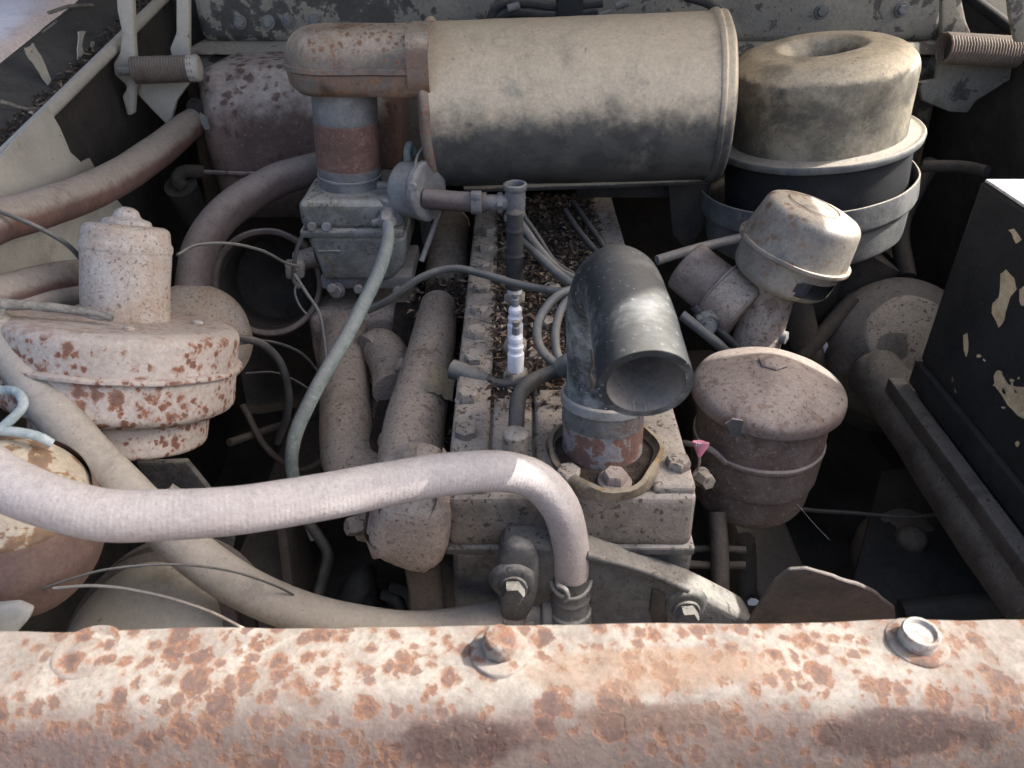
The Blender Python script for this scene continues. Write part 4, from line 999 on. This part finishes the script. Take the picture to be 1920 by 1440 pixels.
for a in (150, 300, 20):
    m = MB(); p = Fb @ V((.062 * math.cos(R(a)), .062 * math.sin(R(a)), .0035)); m.lathe([(.0045, 0), (.0045, .002), (.003, .003), (0, .003)], frame(p, bax), 14); build('screw', m, M['motor'], t)
# scroll behind it and the round duct mouth
t = thing('scroll_housing', 'dusty rounded scroll casing peeking out behind the motor can', 'blower casing', P(370, 570, Y=.78))
p = P(365, 610, Y=.80)
m = MB(); m.lathe(fillet([(.065, -.04), (.06, .0), (.035, .022), (0, .026)], .03, 6), frame(p, (.3, -.45, .8)), 56, .006); m.jit(.002, 20); build('casing', m, M['motor'], t, sharp=60)
t = thing('air_duct_mouth', 'dark round duct mouth with a dusty rim left of the carburettor', 'air duct', P(502, 530, Y=.9))
p = P(503, 530, Y=.9)
F = frame(p, (.18, -1, .42))
m = MB(); m.lathe(fillet([(.064, -.10), (.064, .0), (.068, .004), (.066, .008), (.060, .006), (.058, -.02)], .002), F, 72, .006); m.jit(.0012, 30); build('rim', m, M['hosebrown'], t)
m = MB(); m.lathe([(.0585, .0), (.055, -.10), (0, -.11)], F, 56, .02); build('throat', m, M['void'], t)

# twig on the blower
t = thing('dry_twig', 'dry forked twig lying across the top of the blower', 'twig', P(110, 575, d=.66))
m = MB(); m.tube(hose([(-40, 560, .62), (10, 570, .63), (60, 572, .635), (110, 578, .64), (160, 584, .645), (212, 596, .65)]), [.0042, .0045, .004, .0038, .0034, .003], 10, 8); m.jit(.0008, 70); build('stem', m, M['twig'], t)
m = MB(); m.tube(hose([(10, 572, .63), (2, 590, .63), (-6, 620, .63)]), .003, 8); build('fork', m, M['twig'], t)
m = MB(); m.tube(hose([(150, 584, .645), (185, 596, .648), (205, 588, .648), (216, 593, .65)]), .002, 7); build('fork', m, M['twig'], t)

# round rusty shell at lower left
p = P(20, 985, d=.555)
t = thing('horn_shell', 'rusty brown and cream rounded shell at the lower left edge', 'horn', p)
F = frame(p, (.30, -.12, 1))
m = MB(); m.lathe(fillet([(.0, .064), (.025, .062), (.05, .040), (.0585, .005), (.0555, -.03), (.035, -.062), (.0, -.068)], .03, 8), F, 72, .005); m.jit(.0016, 22)
s = weathered('horn_shell_paint', (.50, .45, .36), (.40, .35, .28), vscale=12, rust=[(55, .55, 7, (.29, .15, .065), (.18, .10, .06), .85)], specks=[(200, .7, (.2, .12, .06), .5)], rough=.6, spec=.4)
s2 = weathered('horn_shell_rust', (.20, .135, .115), (.13, .09, .08), vscale=14, dust=((.36, .30, .27), .6, .1, .9), rust=[(50, .62, 8, (.27, .14, .06), (.13, .08, .06), .7)], rough=.7, bump=.6)
build('upper_shell', m, s, t, sharp=60)
m = MB(); m.lathe(fillet([(.0520, .0385), (.0600, .0095), (.0607, .0), (.0577, -.03), (.037, -.064), (.0, -.070)], .022, 8), F, 72, .005); m.jit(.0016, 22); build('lower_shell', m, s2, t, sharp=60)
m = MB(); m.prism([P(a, b, d=.50) for a, b in ((-20, 1140), (30, 1135), (60, 1148), (52, 1165), (20, 1200), (-20, 1200))], (0, .006, 0), .002); build('bracket', m, M['cream'], t)
# blue wire loop
t = thing('blue_wire_loop', 'pale blue looped wire at the left edge above the rusty shell', 'wire', P(20, 770, d=.54))
m = MB(); m.tube(hose([(-30, 740, .54), (5, 732, .54), (32, 735, .535), (44, 757, .53), (30, 778, .53), (0, 805, .53), (-20, 822, .53)]), .0032, 12); build('loop', m, M['bluewire'], t)
m = MB(); m.tube(hose([(-20, 806, .53), (30, 810, .53), (70, 818, .53), (97, 832, .535)]), .0034, 12); build('tail', m, M['bluewire'], t)

# headlamp bucket with ribbed rubber
p = P(258, 1222, d=.64)
t = thing('headlamp_bucket', 'cream dome with dark ribbed rings behind the rail at lower left', 'headlamp bucket', p)
F = frame(p, (-.25, -.62, .85))
m = MB(); m.lathe(fillet([(.074, -.04), (.073, .0), (.055, .016), (.03, .022), (0, .023)], .02, 6), F, 72, .006); m.jit(.0018, 16); build('dome', m, M['cream'], t, sharp=60)
for k, (r, h) in enumerate(((.083, -.012), (.092, -.024), (.101, -.036))):
    m = MB(); m.lathe(fillet([(r - .01, h - .008), (r, h - .006), (r + .001, h + .002), (r - .01, h + .006)], .003), F, 72); m.jit(.001, 20); build('rubber_ring', m, M['blade'] if k != 1 else M['void'], t)
t = thing('steering_link', 'pale grey bent sheet bracket below the blower', 'bracket', P(380, 960, Y=.62))
m = MB(); m.prism([P(a, b, Y=.62) for a, b in ((250, 870), (350, 866), (400, 925), (440, 1010), (430, 1060), (330, 1000))], (0, .008, 0), .003); m.sub(1); m.jit(.003, 20); build('plate', m, M['castblue'], t)
m = MB(); m.tube([P(316, 915, Y=.6), P(345, 935, Y=.6), P(370, 960, Y=.61)], .006, 10); build('pin', m, M['cream'], t)

# thin wires
def wire(label, pts, r=.0016, mat='wire', name='thin_wire'):
    return hosething(name, label, hose(pts), r, M[mat], 8, 10, 'thin loose wires', .0004, 'wire')
wire('thin wire arching from the blower to the carburettor clamp', [(332, 478, .74), (370, 460, .77), (430, 457, .8), (490, 470, .84), (535, 492, .88), (560, 500, .9)])
wire('thin wire hanging from the carburettor clamp beside the manifold', [(553, 515, .9), (575, 550, .88), (600, 590, .87), (610, 650, .86), (612, 700, .86)], .002)
wire('small wire loop below the carburettor clamp', [(562, 520, .9), (553, 545, .9), (560, 570, .9), (575, 590, .9)], .0014)
wire('thin wire running above the cream dome', [(60, 1110, .53), (180, 1072, .525), (270, 1060, .53), (350, 1059, .54), (430, 1070, .56), (500, 1092, .58), (550, 1115, .61), (575, 1140, .66)], .0009, 'wire')
wire('cobwebbed wire crossing the face of the cream dome', [(100, 1103, .52), (180, 1098, .52), (260, 1108, .525), (330, 1125, .53), (400, 1150, .54), (470, 1185, .55)], .0011, 'hosegrey')
wire('thicker wire curling right of the blower', [(440, 632, .78), (490, 645, .8), (525, 680, .82), (540, 730, .83), (538, 780, .84), (520, 830, .86)], .0042, 'wiredark')
wire('thin wire curving behind the fuel hose', [(440, 645, .84), (500, 640, .86), (560, 660, .88), (600, 700, .9)], .0018, 'wiredark')
wire('lowest thin wire in the dark gap right of blower', [(460, 700, .9), (520, 700, .92), (580, 730, .92), (606, 760, .92)], .0015, 'wiredark')
wire('grey wire at the upper left crossing the cream sheet', [(-30, 385, .66), (30, 408, .68), (90, 436, .69), (130, 462, .70), (160, 495, .72)], .0022, 'wire')
wire('dark cable dropping below the front manifold flange', [(575, 975, .8), (600, 1010, .8), (614, 1040, .8), (606, 1080, .8), (592, 1130, .8)], .006, 'wiredark')
wire('thin wire on the dark right side beneath the oil filter', [(1500, 955, .86), (1600, 962, .87), (1700, 970, .88), (1790, 960, .88)], .0022, 'wiredark')
wire('fine cobweb thread right of the oil filter', [(1495, 945, .74), (1525, 980, .74), (1555, 1012, .74)], .00012, 'porcelain')
wire('dark cable over the cleaner pan at far right', [(1730, 312, 1.05), (1800, 312, 1.03), (1850, 322, 1.0)], .008, 'void')
wire('black bar behind the canister mounting below the drum', [(1745, 305, 1.1), (1690, 420, 1.08), (1700, 520, 1.05)], .012, 'void')
wire('thin dangling cable in front of the canister end cap', [(800, 225, .90), (795, 270, .895), (780, 300, .89), (776, 345, .88)], .0018, 'wire')
wire('thin cable along the canister end dropping to the hose', [(800, 255, .9), (806, 300, .9), (818, 335, .92), (823, 358, .93)], .002, 'wire')
wire('metal choke stay leaning right of the choke disc', [(824, 395, .95), (812, 430, .95), (800, 462, .95), (790, 490, .95)], .0035, 'steel')

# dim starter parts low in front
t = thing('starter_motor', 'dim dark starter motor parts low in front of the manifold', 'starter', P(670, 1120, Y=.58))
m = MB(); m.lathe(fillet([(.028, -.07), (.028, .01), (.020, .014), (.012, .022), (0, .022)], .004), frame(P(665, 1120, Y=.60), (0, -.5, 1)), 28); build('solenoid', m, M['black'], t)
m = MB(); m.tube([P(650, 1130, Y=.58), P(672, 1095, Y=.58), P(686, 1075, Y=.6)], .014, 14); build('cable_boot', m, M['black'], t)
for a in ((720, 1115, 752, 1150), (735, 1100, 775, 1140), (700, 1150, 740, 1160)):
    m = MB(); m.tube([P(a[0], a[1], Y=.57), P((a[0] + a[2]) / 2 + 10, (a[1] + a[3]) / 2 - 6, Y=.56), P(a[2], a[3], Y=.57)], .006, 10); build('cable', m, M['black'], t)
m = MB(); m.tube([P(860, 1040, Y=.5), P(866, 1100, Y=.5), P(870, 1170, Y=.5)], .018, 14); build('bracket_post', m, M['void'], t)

# ================================================================== hinges with springs
def coil(a, b, r, wr, turns, m):
    ax = b - a; L = ax.length; F = frame(a, ax)
    pts = [F @ V((r * math.cos(2 * math.pi * k / 12), r * math.sin(2 * math.pi * k / 12), L * k / (12 * turns))) for k in range(12 * turns + 1)]
    m.tube(pts, wr, 7, smooth=False); return m
def hinge(lab, a, b, Y, arms, turns, side):
    pa, pb = P(*a, Y=Y), P(*b, Y=Y + .01)
    cr = .0150 if side < 0 else .0178
    t = thing('hood_hinge', lab, 'hood hinge', pa, 'hood hinges')
    m = MB(); coil(pa, pb, cr, .0019, turns, m); build('coil_spring', m, M['springs'], t)
    ax = (pb - pa).normalized()
    m = MB(); m.tube([pa + ax * .012, pb - ax * .012], cr - .0025, 20); build('spring_core', m, M['void'], t)
    e = pa if side < 0 else pb
    o_ = e - ax * .012 if side < 0 else e + ax * .012
    m = MB(); m.tube([o_ - ax * .006 * side * -1, e + ax * .02 * (1 if side < 0 else -1)], .0055, 14); build('pin', m, M['steel'], t)
    if side < 0:
        m = MB(); m.lathe(fillet([(0, -.010), (.0165, -.010), (.0165, .006), (0, .010)], .004), frame(pb, ax), 24); build('spring_end', m, M['cream'], t)
    for nm, poly, dy, th, mat in arms:
        m = MB(); m.prism([P(x, y, Y=Y + dy) for x, y in poly], (0, th, 0), .0025, 2); build(nm, m, M[mat], t)
hinge('left hood hinge with rusty coil spring and cream drop arms', (250, 132), (366, 128), 1.05, [
    ('drop_arm', ((217, -20), (248, -20), (252, 90), (256, 140), (252, 180), (250, 215), (238, 217), (228, 180), (236, 170), (236, 160), (214, 140), (212, 120), (224, 100), (228, 60), (219, 20)), .012, .012, 'cream'),
    ('rear_arm', ((330, -20), (354, -20), (354, 106), (322, 108), (318, 92), (330, 62)), .05, .012, 'cream'),
    ('bracket_plate', ((245, 150), (360, 148), (330, 190), (318, 240), (290, 212), (258, 178)), .03, .01, 'cream')], 22, -1)
hinge('right hood hinge with rusty coil spring and dim tan arm', (1768, 90), (1908, 98), 1.08, [
    ('drop_arm', ((1768, -20), (1800, -20), (1812, 40), (1822, 64), (1766, 70)), .03, .012, 'firewall'),
    ('bracket_plate', ((1760, 112), (1900, 120), (1895, 150), (1830, 190), (1815, 212), (1780, 210), (1730, 190), (1725, 155), (1755, 150)), .03, .01, 'firewall'),
    ('outer_arm', ((1890, -20), (1940, -20), (1940, 80), (1905, 80), (1895, 30)), -.03, .01, 'firewall')], 26, 1)

# ================================================================== right side
# black box
XB = .457
t = thing('black_box', 'black painted box with sunlit top and peeled tan patches at right', 'box', (XB + .12, .55, 1.08))
m = MB(); m.box((XB, .18, .985), (XB + .22, .752, 1.190), .004, seg=3, cuts=3); m.jit(.001, 12); build('box_body', m, M['blackbox'], t)
m = MB(); m.box((XB - .005, .18, .955), (XB + .20, .752, .984), .002); build('bottom_ledge', m, M['black'], t)
m = MB(); m.box((XB - .022, .18, .935), (XB - .004, .765, .9535), .002); m.jit(.001, 15); build('angle_flange', m, M['casing'], t)
m = MB(); m.box((XB + .003, .183, 1.1905), (XB + .217, .749, 1.1935), .001, seg=1, cuts=2); m.jit(.0005, 30); build('lid', m, M['glare'], t)  # thin sheet added to carry the glare of the box top
def patch(pxs, name='bare_patch'):
    m = MB(); q = [P(a, b, X=XB - .0004) for a, b in pxs]
    m.prism(q, (.0012, 0, 0)); m.sub(2)
    for v in m.b.verts:
        n_ = mnoise.noise_vector(v.co * 90) * .003; v.co += V((0, n_.y, n_.z))
    build(name, m, M['woodtan'], t)
patch([(1875, 512), (1886, 505), (1902, 520), (1905, 545), (1893, 560), (1880, 600), (1872, 612), (1860, 590), (1864, 568), (1874, 548)])
patch([(1910, 545), (1924, 530), (1935, 580), (1915, 575)])
patch([(1862, 705), (1874, 696), (1890, 722), (1940, 730), (1960, 800), (1925, 790), (1900, 770), (1866, 728)])
patch([(1806, 628), (1812, 622), (1816, 640), (1812, 668), (1806, 655)])
patch([(1890, 430), (1900, 428), (1912, 448), (1905, 455)])
random.seed(21)
for k in range(13):
    cx_, cy_ = random.choice(((1888, 560, ), (1895, 745), (1850, 690), (1880, 480)))
    cx_ += random.gauss(0, 16); cy_ += random.gauss(0, 34); s_ = random.uniform(2, 6)
    patch([(cx_ + s_ * random.uniform(.5, 1) * math.cos(a_), cy_ + s_ * 1.4 * random.uniform(.5, 1) * math.sin(a_)) for a_ in (0, 1.2, 2.4, 3.7, 5.0)], 'paint_chip')
# long rusty rail below the box
pts = [P(1640, 700, d=1.0), P(1700, 770, d=.93), P(1780, 890, d=.84), P(1860, 1010, d=.76), P(1960, 1150, d=.70)]
hosething('frame_rail', 'dark dusty frame tube running below the black box', pts, [.034, .034, .033, .032, .03], M['casing'], 28, 10, None, .0012, 'rail')
# dusty round casing behind
p = P(1690, 640, d=1.02)
t = thing('dusty_casing', 'large dim rounded casing with a ribbed edge left of the black box', 'casing', p)
F = frame(p, (-.25, -.65, .7))
m = MB(); m.lathe(fillet([(.10, -.12), (.10, -.03), (.085, .005), (.05, .028), (0, .034)], [0, .03, .03, .03, 0], 6), F, 72, .008); m.jit(.002, 14); build('casing_shell', m, M['casing'], t, sharp=70)
m = MB(); m.lathe(fillet([(.058, .018), (.05, .0295), (0, .0355)], .008, 4), frame(p + V((.004, 0, 0)), (-.25, -.65, .7)), 48, .008); m.jit(.0015, 25); build('round_cover', m, M['cast'], t)
# dark pieces
t = thing('steering_column', 'dark slanting column and braces behind the filler tube', 'column', P(1520, 620, Y=.95))
m = MB(); m.tube([P(1490, 560, Y=.93), P(1520, 680, Y=.9), P(1545, 780, Y=.88)], .02, 14); build('column', m, M['void'], t)
m = MB(); m.tube([P(1600, 560, Y=.93), P(1530, 640, Y=.9), P(1480, 700, Y=.88)], .011, 12); build('brace', m, M['void'], t)
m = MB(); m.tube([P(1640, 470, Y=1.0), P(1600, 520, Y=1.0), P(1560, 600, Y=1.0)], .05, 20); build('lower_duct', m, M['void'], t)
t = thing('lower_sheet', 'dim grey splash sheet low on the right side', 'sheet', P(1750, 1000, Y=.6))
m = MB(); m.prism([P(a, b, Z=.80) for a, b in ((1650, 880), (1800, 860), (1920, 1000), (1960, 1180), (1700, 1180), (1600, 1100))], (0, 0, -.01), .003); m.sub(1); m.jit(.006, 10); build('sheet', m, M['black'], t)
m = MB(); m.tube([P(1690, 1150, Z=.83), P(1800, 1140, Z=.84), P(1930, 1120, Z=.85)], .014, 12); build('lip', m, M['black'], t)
# dim ironwork deep in the gaps
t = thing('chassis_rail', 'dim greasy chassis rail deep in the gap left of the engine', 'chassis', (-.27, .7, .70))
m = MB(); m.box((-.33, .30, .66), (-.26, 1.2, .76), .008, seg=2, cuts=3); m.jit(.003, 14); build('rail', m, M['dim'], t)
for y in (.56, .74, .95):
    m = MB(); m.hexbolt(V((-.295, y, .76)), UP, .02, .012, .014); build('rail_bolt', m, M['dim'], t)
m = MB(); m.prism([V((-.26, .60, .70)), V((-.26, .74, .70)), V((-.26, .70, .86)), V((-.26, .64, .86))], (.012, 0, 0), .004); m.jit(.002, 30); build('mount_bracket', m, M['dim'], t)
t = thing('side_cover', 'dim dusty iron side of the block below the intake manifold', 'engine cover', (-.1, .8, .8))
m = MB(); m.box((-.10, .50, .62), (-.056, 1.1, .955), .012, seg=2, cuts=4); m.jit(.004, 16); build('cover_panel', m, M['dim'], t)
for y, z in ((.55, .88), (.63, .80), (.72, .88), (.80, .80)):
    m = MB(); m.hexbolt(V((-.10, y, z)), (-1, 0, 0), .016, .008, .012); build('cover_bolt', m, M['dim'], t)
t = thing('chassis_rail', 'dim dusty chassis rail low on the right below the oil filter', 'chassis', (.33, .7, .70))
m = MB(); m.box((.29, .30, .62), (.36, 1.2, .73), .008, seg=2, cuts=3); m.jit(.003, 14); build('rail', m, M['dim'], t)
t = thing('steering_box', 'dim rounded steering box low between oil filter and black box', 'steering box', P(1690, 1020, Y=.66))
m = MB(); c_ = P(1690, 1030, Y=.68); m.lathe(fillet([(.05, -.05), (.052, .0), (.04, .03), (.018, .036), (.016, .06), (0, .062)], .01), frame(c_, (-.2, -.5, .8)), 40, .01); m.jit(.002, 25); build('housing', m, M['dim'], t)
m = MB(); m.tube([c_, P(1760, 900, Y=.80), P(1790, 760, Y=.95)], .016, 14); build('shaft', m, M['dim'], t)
for k in range(3):
    a = 2.1 * k; F_ = frame(c_, (-.2, -.5, .8)); m = MB(); m.hexbolt(F_ @ V((.036 * math.cos(a), .036 * math.sin(a), .028)), (-.2, -.5, .8), .012, .006); build('cover_bolt', m, M['dim'], t)
for lab, pts_, rr_ in (('dim rod crossing the gap beneath the oil filter', [(1290, 1030, .79), (1340, 1030, .785), (1398, 1032, .78)], .004), ('second dim rod lower in the gap beneath the oil filter', [(1290, 1058, .78), (1340, 1060, .775), (1398, 1060, .77)], .004),
        ('upright dim pipe left of the filter drain', [(1345, 960, .78), (1350, 1060, .77), (1350, 1180, .76)], .009), ('dim cable sagging over the chassis rail left of the engine', [(455, 760, .98), (500, 840, .97), (560, 880, .96), (610, 860, .96)], .004),
        ('dim linkage rod running back in the left gap', [(430, 830, .95), (520, 800, 1.02), (600, 775, 1.1)], .005)):
    hosething('linkage_rod', lab, hose(pts_), rr_, M['dim'], 10, 6, 'dim rods deep in the bay', .0005, 'rod')
# white chips standing for bright ground seen through the gaps
for k, (px, py, s_) in enumerate(((1511, 647, .009), (1541, 655, .012), (1412, 1130, .008))):
    p = P(px, py, Y=.90 if k < 2 else .62)
    m = MB(); m.prism([p + V((random.uniform(.6, 1) * s_ * math.cos(a), 0, random.uniform(.6, 1) * s_ * math.sin(a))) for a in [i * 1.05 for i in range(6)]], (0, .0015, .0005)); m.sub(1); m.jit(.002, 80)
    o = build('pale_leaf', m, M['porcelain'], None, p); tag(o, ['small white leaf scrap in the dark behind the filler tube', 'larger white leaf scrap right of the small one', 'white leaf scrap low beside the fan blade'][k], 'leaf')

# ================================================================== leaf litter
def litter(name, label, spots, n, smin, smax, seed):
    random.seed(seed)
    m = MB(); m.recalc = False
    for _ in range(n):
        p = spots()
        a = random.uniform(0, 6.283); s_ = random.uniform(smin, smax); wd = s_ * random.uniform(.18, .5)
        d = V((math.cos(a), math.sin(a), random.uniform(-.5, .6))).normalized(); sd = V((-math.sin(a), math.cos(a), random.uniform(-.5, .5))).normalized()
        up = V((0, 0, random.uniform(-.15, .35) * s_))
        p = p + V((0, 0, s_ * .25))
        vs = [m.b.verts.new(q) for q in (p - d * s_ * .5, p + sd * wd * .5 + up, p + d * s_ * .5, p - sd * wd * .5 + up)]
        m.face((vs[0], vs[1], vs[2])); m.face((vs[0], vs[2], vs[3]))
    o = build(name, m, M['litter'], None, (0, .8, 1.0), flat=True)
    o["kind"] = "stuff"; o["label"] = label; o['category'] = 'leaf litter'
    # each flake keeps one tone of its own
    return o
def lt():
    s = NT('leaf_litter_flakes')
    r = s.geo.outputs['Random Per Island']
    n = s.t.nodes.new("ShaderNodeValToRGB"); s.t.links.new(r, n.inputs[0])
    e = n.color_ramp.elements; e[0].color = (.035, .027, .022, 1); e[1].color = (.46, .39, .30, 1)
    for pos, c in ((.35, (.07, .054, .044, 1)), (.62, (.13, .10, .075, 1)), (.85, (.22, .155, .105, 1))):
        k = e.new(pos); k.color = c
    return s.finish(n.outputs[0], .9)
M['litter'] = lt()
def on_head():
    while True:
        x = random.uniform(-.022, .118); y = random.uniform(.575, 1.12)
        if y < .66 and random.random() < .7 * (0.66 - y) / .085: continue
        if .03 < x < .11 and y < .56: continue
        return V((x, y, HZ - .002 + random.uniform(0, .004)))
litter('leaf_litter', 'dark crumbled leaf litter spread over the cylinder head', on_head, 6500, .002, .012, 3)
def in_valley():
    y = random.uniform(.62, 1.0); x = random.gauss(-.068, .012) if random.random() < .6 else random.uniform(-.13, -.055)
    return V((x, y, .955 + (.03 if .84 < y < .95 else 0) + random.uniform(-.004, .006)))
litter('leaf_litter', 'brown curled leaves packed between manifold pipes and head', in_valley, 1800, .004, .013, 4)
def in_gutter():
    y = random.uniform(.75, 1.28); x = -.508 - random.uniform(.006, .04)
    return V((x, y, 1.075 + .165 * y - .009 + random.uniform(0, .005)))
litter('leaf_litter', 'dry debris lying along the gutter of the left fender', in_gutter, 1100, .003, .011, 5)
def on_intake():
    return V((random.uniform(-.20, -.11), random.uniform(.66, .86), .93 + random.uniform(0, .006)))
litter('leaf_litter', 'dark crumbs caught on the intake manifold web', on_intake, 700, .002, .006, 6)
# dirt shelf in the valley
m = MB(); m.grid([[V((-.15 + .10 * i / 12, .60 + .5 * j / 40, .945 + .03 * math.exp(-((.60 + .5 * j / 40 - .90) / .05) ** 2) + .004 * mnoise.noise(V((i, j, 2))))) for i in range(13)] for j in range(41)])
o = build('dirt_bank', m, M['dirt'], None, (-.1, .85, .95)); tag(o, 'bank of dark dirt packed between the manifold and the head', 'dirt', None, 'stuff')
# twigs in gutter and head
for k, (pts, lab) in enumerate(((((0, 190, .85), (60, 205, .88), (110, 190, .9)), 'thin twig lying low in the left fender gutter'),
        (((90, 25, 1.0), (130, 12, 1.03), (175, 10, 1.08)), 'dark twig resting on the sunlit left fender top'),
        (((905, 476, .97), (930, 470, .97), (955, 462, .96)), 'pale straw lying beside the black spark plug boot'),
        (((1000, 615, .90), (1030, 615, .9), (1068, 618, .9)), 'pale straw behind the curved leads on the head'),
        (((80, 60, .98), (100, 45, 1.0), (106, 40, 1.0)), 'tiny dark twig on the fender top edge'))):
    hosething('twig', lab, hose(pts), .0013 if k > 1 else .0022, M['twig'], 7, 6, None, .0008, 'twig')
